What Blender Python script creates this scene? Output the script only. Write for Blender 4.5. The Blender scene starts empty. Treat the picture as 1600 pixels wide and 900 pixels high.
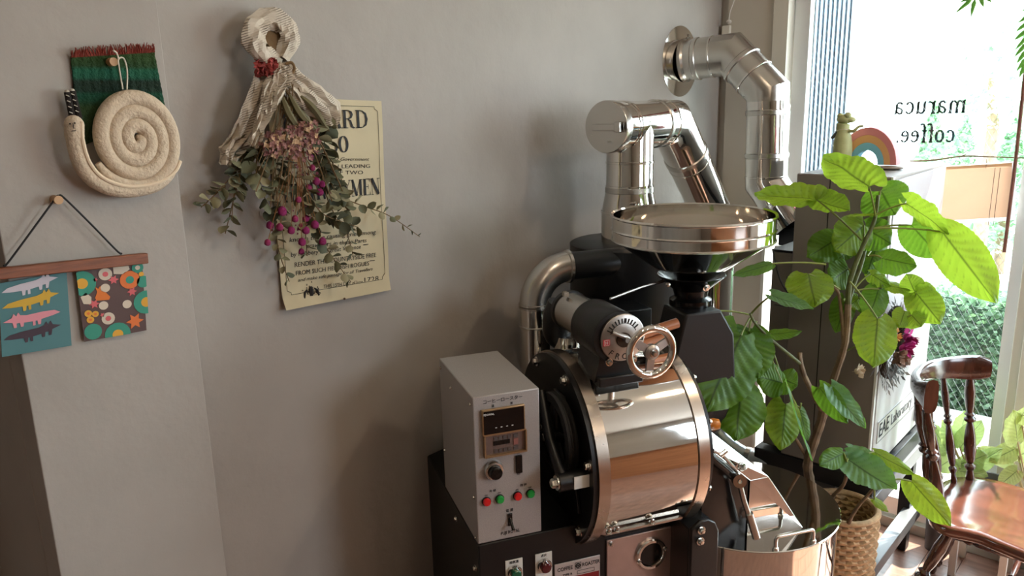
import bpy, bmesh, math, random
import numpy as np
from mathutils import Vector as V, Matrix, noise
from math import sin, cos, pi, radians, sqrt, atan2, hypot
R = random.Random(7)
C = bpy.context.scene.collection
SC = bpy.context.scene

# ------------------------------------------------------------------ camera
F_PX, AZ, PITCH, ROLL, EYE = 1220., radians(42), radians(13.28), radians(1.45), V((0, 0, 1.65))
fw = V((cos(AZ)*cos(PITCH), sin(AZ)*cos(PITCH), -sin(PITCH)))
r0 = V((sin(AZ), -cos(AZ), 0)); u0 = r0.cross(fw)
rt = cos(ROLL)*r0 - sin(ROLL)*u0; up = cos(ROLL)*u0 + sin(ROLL)*r0
cam = bpy.data.cameras.new('camera'); cam.lens = 36*F_PX/1600; cam.sensor_width = 36; cam.clip_start = .05
co = bpy.data.objects.new('camera', cam); C.objects.link(co)
M3 = Matrix((rt, up, -fw)).transposed()
co.matrix_world = Matrix.Translation(EYE) @ M3.to_4x4()
SC.camera = co
def at(px, py, d): return EYE + (fw + rt*((px-800)/F_PX) - up*((py-450)/F_PX))*d
def onp(px, py, axis, val):
    r = fw + rt*((px-800)/F_PX) - up*((py-450)/F_PX)
    return EYE + r*((val-EYE[axis])/r[axis])

# ------------------------------------------------------------------ light
SC.view_settings.view_transform = 'Standard'; SC.view_settings.look = 'None'
SC.view_settings.exposure = 0.0; SC.view_settings.gamma = 1.0
w = bpy.data.worlds.new('sky'); SC.world = w; w.use_nodes = True
bg = w.node_tree.nodes['Background']; bg.inputs[0].default_value = (.80, .90, 1, 1); bg.inputs[1].default_value = 14
sun = bpy.data.lights.new('sun', 'SUN'); sun.energy = 22; sun.angle = radians(1); sun.color = (1, .95, .86)
so = bpy.data.objects.new('sun', sun); C.objects.link(so)
so.rotation_euler = V((-.72, .28, -1)).to_track_quat('-Z', 'Y').to_euler()
SC.cycles.max_bounces = 8; SC.cycles.diffuse_bounces = 4; SC.cycles.glossy_bounces = 5
SC.cycles.transmission_bounces = 6; SC.cycles.transparent_max_bounces = 12
SC.cycles.caustics_reflective = False; SC.cycles.caustics_refractive = False
SC.cycles.sample_clamp_indirect = 6
pl = bpy.data.lights.new('window_portal', 'AREA'); pl.shape = 'RECTANGLE'; pl.size = 1.9; pl.size_y = 3.4
pl.cycles.is_portal = True
po = bpy.data.objects.new('window_portal', pl); C.objects.link(po)
po.location = (3.12, .1, 1.05); po.rotation_euler = V((-1, 0, 0)).to_track_quat('-Z', 'Y').to_euler()
pl.size, pl.size_y = 2.4, 2.1
po.rotation_euler = (radians(90), 0, radians(90))
pl2 = pl.copy(); pl2.size, pl2.size_y = 1.05, 1.2; po2 = bpy.data.objects.new('window_portal', pl2); C.objects.link(po2)
po2.location = (2.02, -2.86, 1.85); po2.rotation_euler = (radians(90), 0, 0)  # portal for the added fill window

# ------------------------------------------------------------------ materials
def lin(c): return tuple(((x/255)/12.92 if x/255 <= .04045 else ((x/255+.055)/1.055)**2.4) for x in c)
MATS = {}
def mat(name, rgb=(128, 128, 128), rough=.5, metal=0., noise_s=None, amt=.1, bump=0., bscale=60., trans=None, coat=0., emit=None, spec=.5, stretch=None, scratch=0.):
    if name in MATS: return MATS[name]
    m = bpy.data.materials.new(name); m.use_nodes = True; nt = m.node_tree; N = nt.nodes; L = nt.links
    b = N['Principled BSDF']; c = lin(rgb)
    b.inputs['Base Color'].default_value = (*c, 1); b.inputs['Roughness'].default_value = rough
    b.inputs['Metallic'].default_value = metal; b.inputs['Specular IOR Level'].default_value = spec
    b.inputs['Coat Weight'].default_value = coat; b.inputs['Coat Roughness'].default_value = .12
    tc = N.new('ShaderNodeTexCoord'); mp = N.new('ShaderNodeMapping'); L.new(tc.outputs['Object'], mp.inputs[0])
    if stretch: mp.inputs['Scale'].default_value = stretch
    if noise_s:
        n = N.new('ShaderNodeTexNoise'); n.inputs['Scale'].default_value = noise_s; n.inputs['Detail'].default_value = 5
        L.new(mp.outputs[0], n.inputs[0])
        r = N.new('ShaderNodeValToRGB'); r.color_ramp.elements[0].position = .3; r.color_ramp.elements[1].position = .7
        r.color_ramp.elements[0].color = (*[x*(1-amt) for x in c], 1); r.color_ramp.elements[1].color = (*[min(1, x*(1+amt)) for x in c], 1)
        L.new(n.outputs[0], r.inputs[0]); L.new(r.outputs[0], b.inputs['Base Color'])
    if bump:
        n2 = N.new('ShaderNodeTexNoise'); n2.inputs['Scale'].default_value = bscale; n2.inputs['Detail'].default_value = 4
        L.new(mp.outputs[0], n2.inputs[0]); bm_ = N.new('ShaderNodeBump'); bm_.inputs['Strength'].default_value = bump
        bm_.inputs['Distance'].default_value = .004; L.new(n2.outputs[0], bm_.inputs['Height']); L.new(bm_.outputs[0], b.inputs['Normal'])
    if scratch:
        n3 = N.new('ShaderNodeTexNoise'); n3.inputs['Scale'].default_value = 14; n3.inputs['Detail'].default_value = 6
        L.new(mp.outputs[0], n3.inputs[0]); mr = N.new('ShaderNodeMapRange'); mr.inputs[3].default_value = max(0, rough-scratch); mr.inputs[4].default_value = rough+scratch
        L.new(n3.outputs[0], mr.inputs[0]); L.new(mr.outputs[0], b.inputs['Roughness'])
    if trans:
        t = N.new('ShaderNodeBsdfTranslucent'); t.inputs[0].default_value = (*lin(trans), 1)
        a = N.new('ShaderNodeMixShader'); a.inputs[0].default_value = .45
        L.new(b.outputs[0], a.inputs[1]); L.new(t.outputs[0], a.inputs[2]); L.new(a.outputs[0], N['Material Output'].inputs[0])
    if emit:
        b.inputs['Emission Color'].default_value = (*lin(rgb), 1); b.inputs['Emission Strength'].default_value = emit
    MATS[name] = m; return m
wall_m = mat('grey_plaster', (168, 161, 153), .9, noise_s=3.5, amt=.07, bump=.5, bscale=25)
def glassmat():
    m = bpy.data.materials.new('window_glass'); m.use_nodes = True; N = m.node_tree.nodes; L = m.node_tree.links
    N.remove(N['Principled BSDF']); t = N.new('ShaderNodeBsdfTransparent'); t.inputs[0].default_value = (.93, .97, .96, 1)
    g = N.new('ShaderNodeBsdfGlossy'); g.inputs['Roughness'].default_value = .02; f = N.new('ShaderNodeFresnel'); f.inputs[0].default_value = 1.45
    x = N.new('ShaderNodeMixShader'); ge = N.new('ShaderNodeNewGeometry'); mu = N.new('ShaderNodeMath'); mu.operation = 'SUBTRACT'; mu.use_clamp = True
    L.new(f.outputs[0], mu.inputs[0]); L.new(ge.outputs['Backfacing'], mu.inputs[1]); L.new(mu.outputs[0], x.inputs[0]); L.new(t.outputs[0], x.inputs[1]); L.new(g.outputs[0], x.inputs[2])
    L.new(x.outputs[0], N['Material Output'].inputs[0]); return m
glass_m = glassmat()
steel = mat('mirror_steel', (226, 222, 216), .06, 1., scratch=.05)
steel2 = mat('brushed_steel', (200, 196, 190), .24, 1., scratch=.08, bump=.05, bscale=200, stretch=(1, 1, 8))
satin = mat('satin_steel_band', (204, 190, 176), .26, 1., scratch=.06)
cast = mat('cast_aluminium', (178, 172, 166), .38, 1., bump=.08, bscale=120)
plate_m = mat('hatch_aluminium', (205, 188, 184), .33, .9, noise_s=18, amt=.08)
black = mat('black_enamel', (14, 14, 15), .38, bump=.05, bscale=150)
black_sh = mat('black_gloss', (12, 12, 13), .16)
rubber = mat('black_rubber', (24, 23, 22), .6)
boxgrey = mat('hammer_grey_paint', (172, 168, 166), .42, .25, noise_s=400, amt=.10, bump=.12, bscale=450)
boltm = mat('bolt_steel', (205, 203, 198), .22, 1.)
white = mat('white_paint', (226, 222, 214), .5)
cream = mat('cream_paint', (232, 228, 214), .6, noise_s=4, amt=.03)
beige = mat('beige_pilaster_paint', (214, 206, 192), .7, noise_s=4, amt=.03)
alu = mat('window_aluminium', (236, 238, 238), .4, .3)
chair_w = mat('dark_varnished_wood', (66, 33, 24), .2, noise_s=9, amt=.45, stretch=(1, 5, 1), coat=.6)
barwood = mat('stained_pine', (128, 72, 42), .45, noise_s=14, amt=.3, stretch=(1, 8, 12), bump=.15)
pegwood = mat('beech_peg', (190, 150, 108), .5, noise_s=30)
felt = mat('cream_felt', (206, 187, 162), .95, noise_s=60, amt=.06, bump=.9, bscale=160)
paper = mat('old_parchment', (200, 186, 152), .8, noise_s=9, amt=.06)
ink = mat('black_ink', (24, 21, 20), .7)
newsp = None
leaf_m = None

# ------------------------------------------------------------------ mesh helpers
def frame(d):
    d = V(d).normalized(); a = V((0, 0, 1)) if abs(d.z) < .9 else V((1, 0, 0))
    x = a.cross(d).normalized(); return x, d.cross(x), d
class MB:
    def __init__(s): s.v = []; s.f = []
    def add(s, vs, fs):
        o = len(s.v); s.v += [tuple(p) for p in vs]; s.f += [tuple(i+o for i in f) for f in fs]; return s
    def box(s, x0, x1, y0, y1, z0, z1, mtx=None):
        vs = [V((x, y, z)) for x in (x0, x1) for y in (y0, y1) for z in (z0, z1)]
        if mtx: vs = [mtx @ p for p in vs]
        return s.add(vs, [(0, 1, 3, 2), (4, 6, 7, 5), (0, 4, 5, 1), (2, 3, 7, 6), (0, 2, 6, 4), (1, 5, 7, 3)])
    def lathe(s, prof, o=(0, 0, 0), ax=(0, 0, 1), n=32, closed=False):
        x, y, d = frame(ax); o = V(o); vs = []; fs = []
        for r, h in prof:
            for k in range(n):
                a = 2*pi*k/n; vs.append(o + d*h + (x*cos(a)+y*sin(a))*max(r, 1e-5))
        m = len(prof)
        for i in range(m if closed else m-1):
            for k in range(n):
                j = (i+1) % m; fs.append((i*n+k, i*n+(k+1) % n, j*n+(k+1) % n, j*n+k))
        return s.add(vs, fs)
    def cyl(s, p0, p1, r0, r1=None, n=24):
        r1 = r0 if r1 is None else r1; p0 = V(p0); p1 = V(p1); L = (p1-p0).length
        return s.lathe([(0, 0), (r0, 0), (r1, L), (0, L)], p0, p1-p0, n)
    def tube(s, pts, r, n=10, cap=True, closed=False):
        pts = [V(p) for p in pts]; m = len(pts); rs = r if isinstance(r, (list, tuple)) else [r]*m
        vs = []; fs = []; prev = None
        for i, p in enumerate(pts):
            if closed: t = pts[(i+1) % m]-pts[i-1]
            else: t = pts[min(i+1, m-1)]-pts[max(i-1, 0)]
            t.normalize()
            if prev is None: x = frame(t)[0]
            else: x = (prev - t*prev.dot(t)); x = x.normalized() if x.length > 1e-6 else frame(t)[0]
            prev = x; y = t.cross(x)
            for k in range(n):
                a = 2*pi*k/n; vs.append(p + (x*cos(a)+y*sin(a))*rs[i])
        for i in range(m if closed else m-1):
            j = (i+1) % m
            for k in range(n): fs.append((i*n+k, i*n+(k+1) % n, j*n+(k+1) % n, j*n+k))
        if cap and not closed: fs.append(tuple(range(n-1, -1, -1))); fs.append(tuple((m-1)*n+k for k in range(n)))
        return s.add(vs, fs)
    def mitre(s, pts, r, n=48):
        pts = [V(p) for p in pts]; m = len(pts); d = [(pts[i+1]-pts[i]).normalized() for i in range(m-1)]; x = frame(d[0])[0]; ring = []; vs = []
        y = d[0].cross(x); cur = [pts[0]+(x*cos(2*pi*k/n)+y*sin(2*pi*k/n))*r for k in range(n)]; vs += cur
        for i in range(1, m):
            nm = (d[i-1]+d[i]).normalized() if i < m-1 else d[i-1]
            cur = [q+d[i-1]*((pts[i]-q).dot(nm)/d[i-1].dot(nm)) for q in cur]; vs += cur
        return s.add(vs, [(i*n+k, i*n+(k+1) % n, (i+1)*n+(k+1) % n, (i+1)*n+k) for i in range(m-1) for k in range(n)])
    def prism(s, poly, o, ax, ay, depth):
        o = V(o); ax = V(ax); ay = V(ay); n = ax.cross(ay).normalized()*depth; k = len(poly)
        a = [o+ax*p[0]+ay*p[1] for p in poly]; b = [p+n for p in a]
        return s.add(a+b, [tuple(range(k-1, -1, -1)), tuple(range(k, 2*k))] + [(i, (i+1) % k, k+(i+1) % k, k+i) for i in range(k)])
    def ball(s, c, r, sc=(1, 1, 1), n=12, m=8):
        prof = []
        vs = []; fs = []
        for i in range(m+1):
            t = pi*i/m
            for k in range(n):
                a = 2*pi*k/n; vs.append(V(c)+V((r*sc[0]*max(sin(t), 1e-4)*cos(a), r*sc[1]*max(sin(t), 1e-4)*sin(a), r*sc[2]*cos(t))))
        for i in range(m):
            for k in range(n): fs.append((i*n+k, i*n+(k+1) % n, (i+1)*n+(k+1) % n, (i+1)*n+k))
        return s.add(vs, fs)
    def grid(s, fn, nu, nv):
        vs = [fn(i/nu, j/nv) for j in range(nv+1) for i in range(nu+1)]
        return s.add(vs, [(j*(nu+1)+i, j*(nu+1)+i+1, (j+1)*(nu+1)+i+1, (j+1)*(nu+1)+i) for j in range(nv) for i in range(nu)])
    def stroke(s, pts, ws, o, ax, ay, z=0.0, sc=1., th=0.):
        """flat ribbon of varying width in the (ax, ay) plane"""
        o = V(o); ax = V(ax); ay = V(ay); n = ax.cross(ay); P = [V((p[0], p[1])) for p in pts]; m = len(P); vs = []
        for i, p in enumerate(P):
            t = (P[min(i+1, m-1)]-P[max(i-1, 0)]).normalized(); q = V((-t.y, t.x))*(ws[i]/2)
            for sg in (1, -1):
                c = (p+q*sg)*sc; vs.append(o+ax*c.x+ay*c.y+n*z)
        return s.add(vs, [(2*i, 2*i+1, 2*i+3, 2*i+2) for i in range(m-1)])
def mesh(name, mb, m, smooth=True, fix=True, ang=35):
    me = bpy.data.meshes.new(name); me.from_pydata([tuple(p) for p in mb.v], [], mb.f)
    if fix:
        b = bmesh.new(); b.from_mesh(me); bmesh.ops.remove_doubles(b, verts=b.verts, dist=1e-6)
        bmesh.ops.recalc_face_normals(b, faces=b.faces); b.to_mesh(me); b.free()
    if m: me.materials.append(m)
    if smooth:
        me.shade_smooth()
        try: me.set_sharp_from_angle(angle=radians(ang))
        except Exception: pass
    return me
def ob(name, mb, m=None, parent=None, smooth=True, bevel=0, fix=True, ang=35, **kw):
    me = mb if isinstance(mb, bpy.types.Mesh) else mesh(name, mb, m, smooth, fix, ang)
    o = bpy.data.objects.new(name, me); C.objects.link(o)
    if parent: o.parent = parent
    if bevel:
        md = o.modifiers.new('bevel', 'BEVEL'); md.width = bevel; md.segments = 2; md.limit_method = 'ANGLE'; md.angle_limit = radians(40)
        md.harden_normals = False
    for k, v in kw.items():
        if v: o[k if k != 'cat' else 'category'] = v
    return o
def thing(name, label, cat, loc=(0, 0, 0), rz=0, group=None):
    o = bpy.data.objects.new(name, None); C.objects.link(o); o.location = loc; o.rotation_euler = (0, 0, rz)
    o.empty_display_size = .05; o['label'] = label; o['category'] = cat
    if group: o['group'] = group
    return o
def struct(name, mb, m, smooth=False, **k): return ob(name, mb, m, None, smooth, kind='structure', **k)
def rel(pts, o): o = V(o); return [V(p)-o for p in pts]
def bez(p0, p1, p2, n=8):
    p0, p1, p2 = V(p0), V(p1), V(p2); return [p0*(1-t)**2+p1*2*t*(1-t)+p2*t*t for t in [i/n for i in range(n+1)]]
def spline(P, n=6):
    P = [V(p) for p in P]; out = []
    for i in range(len(P)-1):
        a, b, c, d = P[max(i-1, 0)], P[i], P[i+1], P[min(i+2, len(P)-1)]
        for k in range(n):
            t = k/n; out.append(.5*((2*b)+(c-a)*t+(2*a-5*b+4*c-d)*t*t+(3*b-3*c+d-a)*t**3))
    out.append(P[-1]); return out
def text(name, s, size, mtx, m, parent, align='CENTER', ext=.0004, sx=1., shear=0., sp=1.):
    cu = bpy.data.curves.new(name, 'FONT'); cu.body = s; cu.size = size; cu.align_x = align; cu.extrude = ext; cu.shear = shear; cu.space_character = sp
    cu.resolution_u = 3
    t = bpy.data.objects.new('tmp', cu); C.objects.link(t); bpy.context.view_layer.update()
    me = bpy.data.meshes.new_from_object(t.evaluated_get(bpy.context.evaluated_depsgraph_get())); bpy.data.objects.remove(t); me.materials.clear(); me.materials.append(m)
    me.transform(mtx @ Matrix.Diagonal((sx, 1, 1, 1))); o = bpy.data.objects.new(name, me); C.objects.link(o)
    if parent: o.parent = parent
    return o
def plane_m(o, ax, ay):
    ax = V(ax).normalized(); ay = V(ay).normalized(); n = ax.cross(ay)
    return Matrix.Translation(V(o)) @ Matrix((ax, ay, n)).transposed().to_4x4()

# ------------------------------------------------------------------ room
WY, WX, CEIL = 1.55, 3.02, 2.75
XB, YB = -2.6, -2.7
struct('wall_back', MB().box(.50, WX+.2, WY, WY+.5, 0, CEIL).box(XB, .50, WY+.35, WY+.5, 0, CEIL), wall_m)
struct('wall_left', MB().box(XB-.15, XB, YB, WY+.5, 0, CEIL), wall_m)
fx0, fx1, fz0, fz1 = 1.5, 2.55, 1.25, 2.45  # opening of an unseen window, added as fill light for the room
struct('wall_front', MB().box(XB, fx0, YB-.15, YB, 0, CEIL).box(fx1, WX+.2, YB-.15, YB, 0, CEIL).box(fx0, fx1, YB-.15, YB, 0, fz0).box(fx0, fx1, YB-.15, YB, fz1, CEIL), wall_m)
w3 = struct('fill_window', MB().box(fx0, fx1, YB-.09, YB-.04, fz0, fz0+.05).box(fx0, fx1, YB-.09, YB-.04, fz1-.05, fz1).box(fx0, fx0+.05, YB-.09, YB-.04, fz0+.05, fz1-.05).box(fx1-.05, fx1, YB-.09, YB-.04, fz0+.05, fz1-.05), mat('frame_dark', (70, 66, 62), .5))  # frame of the added fill window, out of view
struct('ceiling', MB().box(XB-.15, WX+.2, YB-.15, WY+.5, CEIL, CEIL+.12), mat('ceiling_white', (222, 216, 206), .9))
# wall pillar at the left, proud of the wall
struct('trim_1', MB().box(.384, .692, 1.47, WY-.0005, 0, CEIL-.001).box(.384, .499, WY-.0005, WY+.349, 0, CEIL-.001), wall_m, bevel=.002)['label'] = 'grey plastered pillar proud of the wall'
struct('baseboard_back', MB().box(.692, WX, WY-.012, WY-.0005, 0, .06), mat('base_grey', (120, 110, 100), .6))
# window wall
ex = WX+.2
wt = mat('outer_wall_plaster', (205, 200, 190), .8)
struct('wall_right', MB().box(WX, ex, 1.325, WY, 0, 2.08).box(WX, ex, YB, WY, 2.08, CEIL).box(WX, ex, YB, -1.1, 0, 2.08).box(WX, ex, -1.1, 1.325, -.1, .04), wt)  # unseen end of the window side closed off to shrink the sun patch
struct('trim_2', MB().box(WX-.02, WX-.0005, 1.325, 1.515, 0, 2.6), beige)['label'] = 'beige flat pilaster beside the window'
struct('trim_3', MB().box(WX-.03, WX+.06, 1.268, 1.3248, 1.62, 2.08), cream)['label'] = 'cream upper window jamb'
struct('trim_4', MB().box(WX-.03, WX+.06, 1.312, 1.3248, 0.04, 1.62), white)['label'] = 'white narrow window jamb'
struct('trim_5', MB().box(WX-.06, WX-.031, -.6, 1.29, 2.05, 2.09), mat('rail_red', (120, 44, 34), .5))['label'] = 'dark red rail along the window head'
# sash frame + glass (window_1), mullion, window_2
y0, y1 = .43, 1.268
fr = MB().box(WX+.02, WX+.06, 1.205, 1.262, .05, 2.07).box(WX+.02, WX+.06, .43, .47, .05, 2.07).box(WX+.02, WX+.06, .47, 1.205, .05, .12).box(WX+.02, WX+.06, .47, 1.205, 2.03, 2.07)
w1 = struct('window_1', fr, alu, bevel=.003)
ob('glass_pane', MB().box(WX+.037, WX+.043, .468, 1.207, .115, 2.035), glass_m, w1, smooth=False)
wires = MB(); a = .62
zb, zt = .12, 2.03
for sg in (1, -1):
    k = -60
    for k in range(-80, 120):
        # line: y = c + sg*(z-zb)*tan ; clip to pane
        c = .47 + k*.026; tn = .62*sg; pts = []
        za, zc = zb, zt
        if abs(tn) > 0:
            z_lo = zb + (.47-c)/tn; z_hi = zb + (1.205-c)/tn
            if z_lo > z_hi: z_lo, z_hi = z_hi, z_lo
            za, zc = max(za, z_lo), min(zc, z_hi)
        if zc-za > .01: wires.tube([(WX+.04, c+tn*(za-zb), za), (WX+.04, c+tn*(zc-zb), zc)], .00045, 3, cap=False)
ob('wire_mesh', wires, mat('wire_grey', (170, 176, 178), .5, .2), w1, kind='stuff', fix=False)
struct('trim_6', MB().box(WX-.02, WX+.10, .30, .43, 0.04, 2.08).box(WX-.035, WX-.02, .33, .40, .04, 2.08), mat('mullion_cream', (206, 204, 192), .5), bevel=.003)['label'] = 'cream mullion post between the windows'
w2 = struct('window_2', MB().box(WX+.02, WX+.06, .255, .299, .05, 2.07).box(WX+.02, WX+.06, -1.1, -1.05, .05, 2.07).box(WX+.02, WX+.06, -1.05, .255, .05, .12).box(WX+.02, WX+.06, -1.05, .255, 2.03, 2.07), alu)
ob('glass_pane', MB().box(WX+.037, WX+.043, -1.052, .257, .115, 2.035), glass_m, w2, smooth=False)
# floor: boards as pieces where they can be seen, plain slab elsewhere
fl_m = mat('terracotta_wood_floor', (150, 112, 96), .32, noise_s=7, amt=.22, stretch=(8, 1, 1))
fl = struct('floor', MB().box(XB, ex, YB, WY+.5, -.12, -.004), mat('floor_gap', (70, 48, 38), .7))
fb = MB(); bw = .11
boards = {}
for i, yy in enumerate(np.arange(YB, WY+.3, bw)):
    off = (i*0.37) % .9
    for xx in np.arange(XB-off, WX, .9):
        xa, xb = max(xx, XB), min(xx+.9, WX); yb = min(yy+bw, WY+.35)
        if xb-xa < .02: continue
        if xa > 1.9 and yy > -.1 and yy < 1.2:
            o = ob('floor_board', MB().box(xa+.001, xb-.001, yy+.001, yb-.001, -.004, 0), fl_m, fl, smooth=False)
        else: fb.box(xa+.001, xb-.001, yy+.001, yb-.001, -.004, 0)
ob('floor_boards', fb, fl_m, fl, smooth=False, kind='stuff', fix=False)

# ceiling spot lamps (behind and above the camera) – the room's own lamps
def downlight(x, y, e, lab):
    t = thing('ceiling_lamp', lab, 'lamp', (x, y, CEIL))
    ob('lamp_body', MB().lathe([(.0, 0), (.075, 0), (.075, -.05), (.065, -.05), (.06, -.02), (0, -.02)], n=24), white, t)
    ob('bulb', MB().lathe([(0, -.022), (.055, -.022), (.05, -.045), (0, -.05)], n=20), mat('lamp_glow', (255, 214, 160), .5, emit=9), t)
    l = bpy.data.lights.new('lamp_light', 'AREA'); l.shape = 'DISK'; l.size = .16; l.energy = e; l.color = (1, .80, .58)
    lo = bpy.data.objects.new('lamp_light', l); C.objects.link(lo); lo.parent = t; lo.location = (0, 0, -.06)
downlight(.85, .25, 3.6, 'round white ceiling lamp nearest the pillar')
downlight(2.0, -.3, 9, 'round white ceiling lamp in front of the roaster')
downlight(-.8, -1.0, 6, 'round white ceiling lamp at the back of the room')
downlight(.9, -1.6, 6, 'round white ceiling lamp over the wooden counter')
# wooden counter behind the camera, reflected in the drum
ct = thing('counter', 'orange wooden counter behind the viewer, reflected in the drum', 'counter', (1.2, -1.5, 0))
ob('panel', MB().box(-1.1, 1.1, -.25, .25, 0, .92), mat('counter_pine', (176, 118, 80), .5, noise_s=6, amt=.2, stretch=(1, 1, 6)), ct, smooth=False)
ob('worktop', MB().box(-1.15, 1.15, -.3, .3, .92, .96), mat('counter_top', (150, 96, 60), .35, noise_s=6, amt=.2), ct, smooth=False)

# ------------------------------------------------------------------ coffee roaster
RA = radians(-29)
ro = thing('coffee_roaster', 'black and mirror-steel drum coffee roaster with grey control box and wide hopper', 'coffee roaster', (1.1073, 1.1189, 0), RA)
def bolt(parent, p, ax, r=.006, h=.006):
    mb = MB().lathe([(0, 0), (r*1.5, 0), (r*1.5, h*.35), (r, h*.35)], p, ax, 16).lathe([(r, h*.3), (r, h), (r*.8, h*1.25), (0, h*1.3)], p, ax, 6)
    return ob('bolt', mb, boltm, parent)
# body
bd = ob('body', MB().box(0, .60, 0, .55, .1, .688), black, ro, bevel=.004)
for x in (.04, .56):
    for y in (.04, .51): ob('foot', MB().cyl((x, y, 0), (x, y, .1), .025), black, ro)
for (x, z) in ((-.003, .62), (-.003, .66)):
    bolt(bd, (-.001, .02 if z < .65 else .18, z), (-1, 0, 0), .005)
# hatch plate on the body front
hp = ob('hatch_plate', MB().box(.317, .547, -.006, 0, .36, .632), plate_m, ro, bevel=.0015)
for p in ((.327, .622), (.538, .620), (.538, .512), (.538, .488), (.327, .49)): bolt(hp, (p[0], -.006, p[1]), (0, -1, 0), .0045, .007)
sg_ = ob('sight_glass', MB().lathe([(.030, 0), (.041, 0), (.041, .006), (.038, .009), (.032, .009), (.030, .006)], (.434, -.006, .572), (0, -1, 0), 40, closed=True), steel, hp)
ob('peephole', MB().lathe([(0, 0), (.031, 0), (.031, .003), (0, .003)], (.434, -.006, .572), (0, -1, 0), 32), black_sh, hp)
for dx in (-.036, .036): bolt(hp, (.434+dx, -.014, .572+dx*.25), (0, -1, 0), .004, .006)
# name plate
npl = ob('name_plate', MB().box(.183, .300, -.003, 0, .50, .597), mat('nameplate_white', (205, 198, 196), .4, .5), ro, bevel=.001)
def front_txt(s, size, x, z, par, m, y=-.0006, **k): return text('lettering', s, size, plane_m((x, y, z), (1, 0, 0), (0, 0, 1)), m, par, **k)
front_txt('COFFEE', .0135, .209, .577, npl, ink, y=-.0035, sx=.85)
front_txt('ROASTER', .0135, .276, .577, npl, ink, y=-.0035, sx=.8)
ob('emblem', MB().lathe([(.0035, 0), (.0065, 0), (.0065, .0006), (.0035, .0006)], (.2425, -.003, .582), (0, -1, 0), 20, closed=True).box(.2345, .2355, -.0036, -.003, .574, .59).box(.2495, .2505, -.0036, -.003, .574, .59).box(.2345, .2505, -.0036, -.003, .5735, .5745).box(.2345, .2505, -.0036, -.003, .5895, .5905).box(.2405, .2445, -.0036, -.003, .580, .584), ink, npl)
front_txt('TYPE R', .008, .215, .562, npl, ink, y=-.0035)
ob('red_strip', MB().box(.186, .297, -.0036, -.003, .505, .556), mat('label_red', (140, 30, 34), .5), npl, label='dark red lower strip of the plate')
ob('type_box', MB().box(.240, .285, -.0037, -.0032, .5595, .5602).box(.240, .285, -.0037, -.0032, .568, .5687).box(.240, .2407, -.0037, -.0032, .5595, .5687).box(.2843, .285, -.0037, -.0032, .5595, .5687), ink, npl)
# two illuminated buttons on white tags on the body
for (x, z, col, nm, lb) in ((.083, .611, (20, 92, 62), 'green', 'green lamp button on a white tag'), (.156, .611, (86, 20, 26), 'red', 'dark red lamp button on a white tag')):
    tg_ = ob('button_tag', MB().box(x-.021, x+.021, -.003, 0, z-.045, z+.024), white, ro, bevel=.001)
    front_txt('排気温' if nm == 'green' else '点火', .0075, x, z+.0155, tg_, ink, y=-.0036)
    bb = ob('push_button', MB().lathe([(0, .0), (.017, 0), (.0175, .006), (.016, .011), (.013, .011), (.012, .008), (0, .008)], (x, -.003, z-.006), (0, -1, 0), 32), steel, ro)
    ob('button_cap', MB().lathe([(.0125, .006), (.0125, .017), (.010, .020), (0, .0205)], (x, -.003, z-.006), (0, -1, 0), 28), mat('cap_'+nm, col, .2, coat=.5), bb, label=lb)
# control box
cb = ob('control_box', MB().box(0, .153, 0, .292, .690, 1.040), boxgrey, ro, bevel=.0025)
for (y, z) in ((.015, 1.02), (.275, 1.02), (.015, .80), (.275, .80), (.015, .70), (.18, 1.0)): bolt(cb, (0, y, z), (-1, 0, 0), .003, .003)
gold = mat('controller_bezel', (176, 148, 112), .3, .7)
cbz = ob('temperature_controller', MB().box(.018, .116, -.008, 0, .951, 1.010), gold, cb, bevel=.001)
cbz2 = MB().box(.020, .023, -.012, 0, .902, .951).box(.115, .118, -.012, 0, .902, .951).box(.020, .118, -.012, 0, .900, .904).box(.020, .118, -.008, 0, .949, .952)
ob('lower_frame', cbz2, gold, cbz)
ob('display', MB().box(.021, .113, -.0095, -.008, .954, 1.007), black_sh, cbz)
front_txt('FENWAL', .0065, .032, .998, cbz, mat('white_print', (225, 225, 225), .5), y=-.0100)
for i in range(4): ob('indicator', MB().box(.046+i*.0125, .050+i*.0125, -.0101, -.0094, .9665, .968), mat('white_print'), cbz)
ob('key_panel', MB().box(.023, .115, -.004, -.0005, .904, .949), mat('key_panel', (122, 104, 98), .3, .3), cbz)
ob('key_display', MB().box(.042, .080, -.0055, -.004, .924, .934), black_sh, cbz)
for rr, zz in ((0, .940), (1, .911)):
    for i in range(4):
        ob('key', MB().box(.0435+i*.0105, .0515+i*.0105, -.0062, -.004, zz-.0035, zz+.0035), mat('key_grey', (88, 78, 76), .5), cbz)
for i, zz in enumerate((.940, .911)): ob('key', MB().box(.0885, .099, -.0062, -.004, zz-.0035, zz+.0035), mat('key_grey'), cbz)
ob('key', MB().box(.0885, .099, -.0064, -.004, .919, .933), mat('key_pink', (150, 96, 88), .5), cbz, label='pink square key')
front_txt('コーヒーロースター', .0105, .068, 1.0225, cb, ink, sp=.95, ext=.0002)
front_txt('温', .0065, .045, 1.0125, cb, ink, ext=.0002); front_txt('度', .0065, .088, 1.0125, cb, ink, ext=.0002)
kn = ob('selector_knob', MB().lathe([(.0, 0), (.022, 0), (.0225, .006), (.020, .011), (.016, .012), (.0155, .008), (0, .008)], (.041, 0, .866), (0, -1, 0), 40), steel2, cb)
ob('knob_cap', MB().lathe([(.0155, .007), (.0145, .024), (.012, .027), (0, .0275)], (.041, 0, .866), (0, -1, 0), 32), black_sh, cb)
front_txt('タイマー', .0055, .036, .894, cb, ink, ext=.0002)
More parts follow.
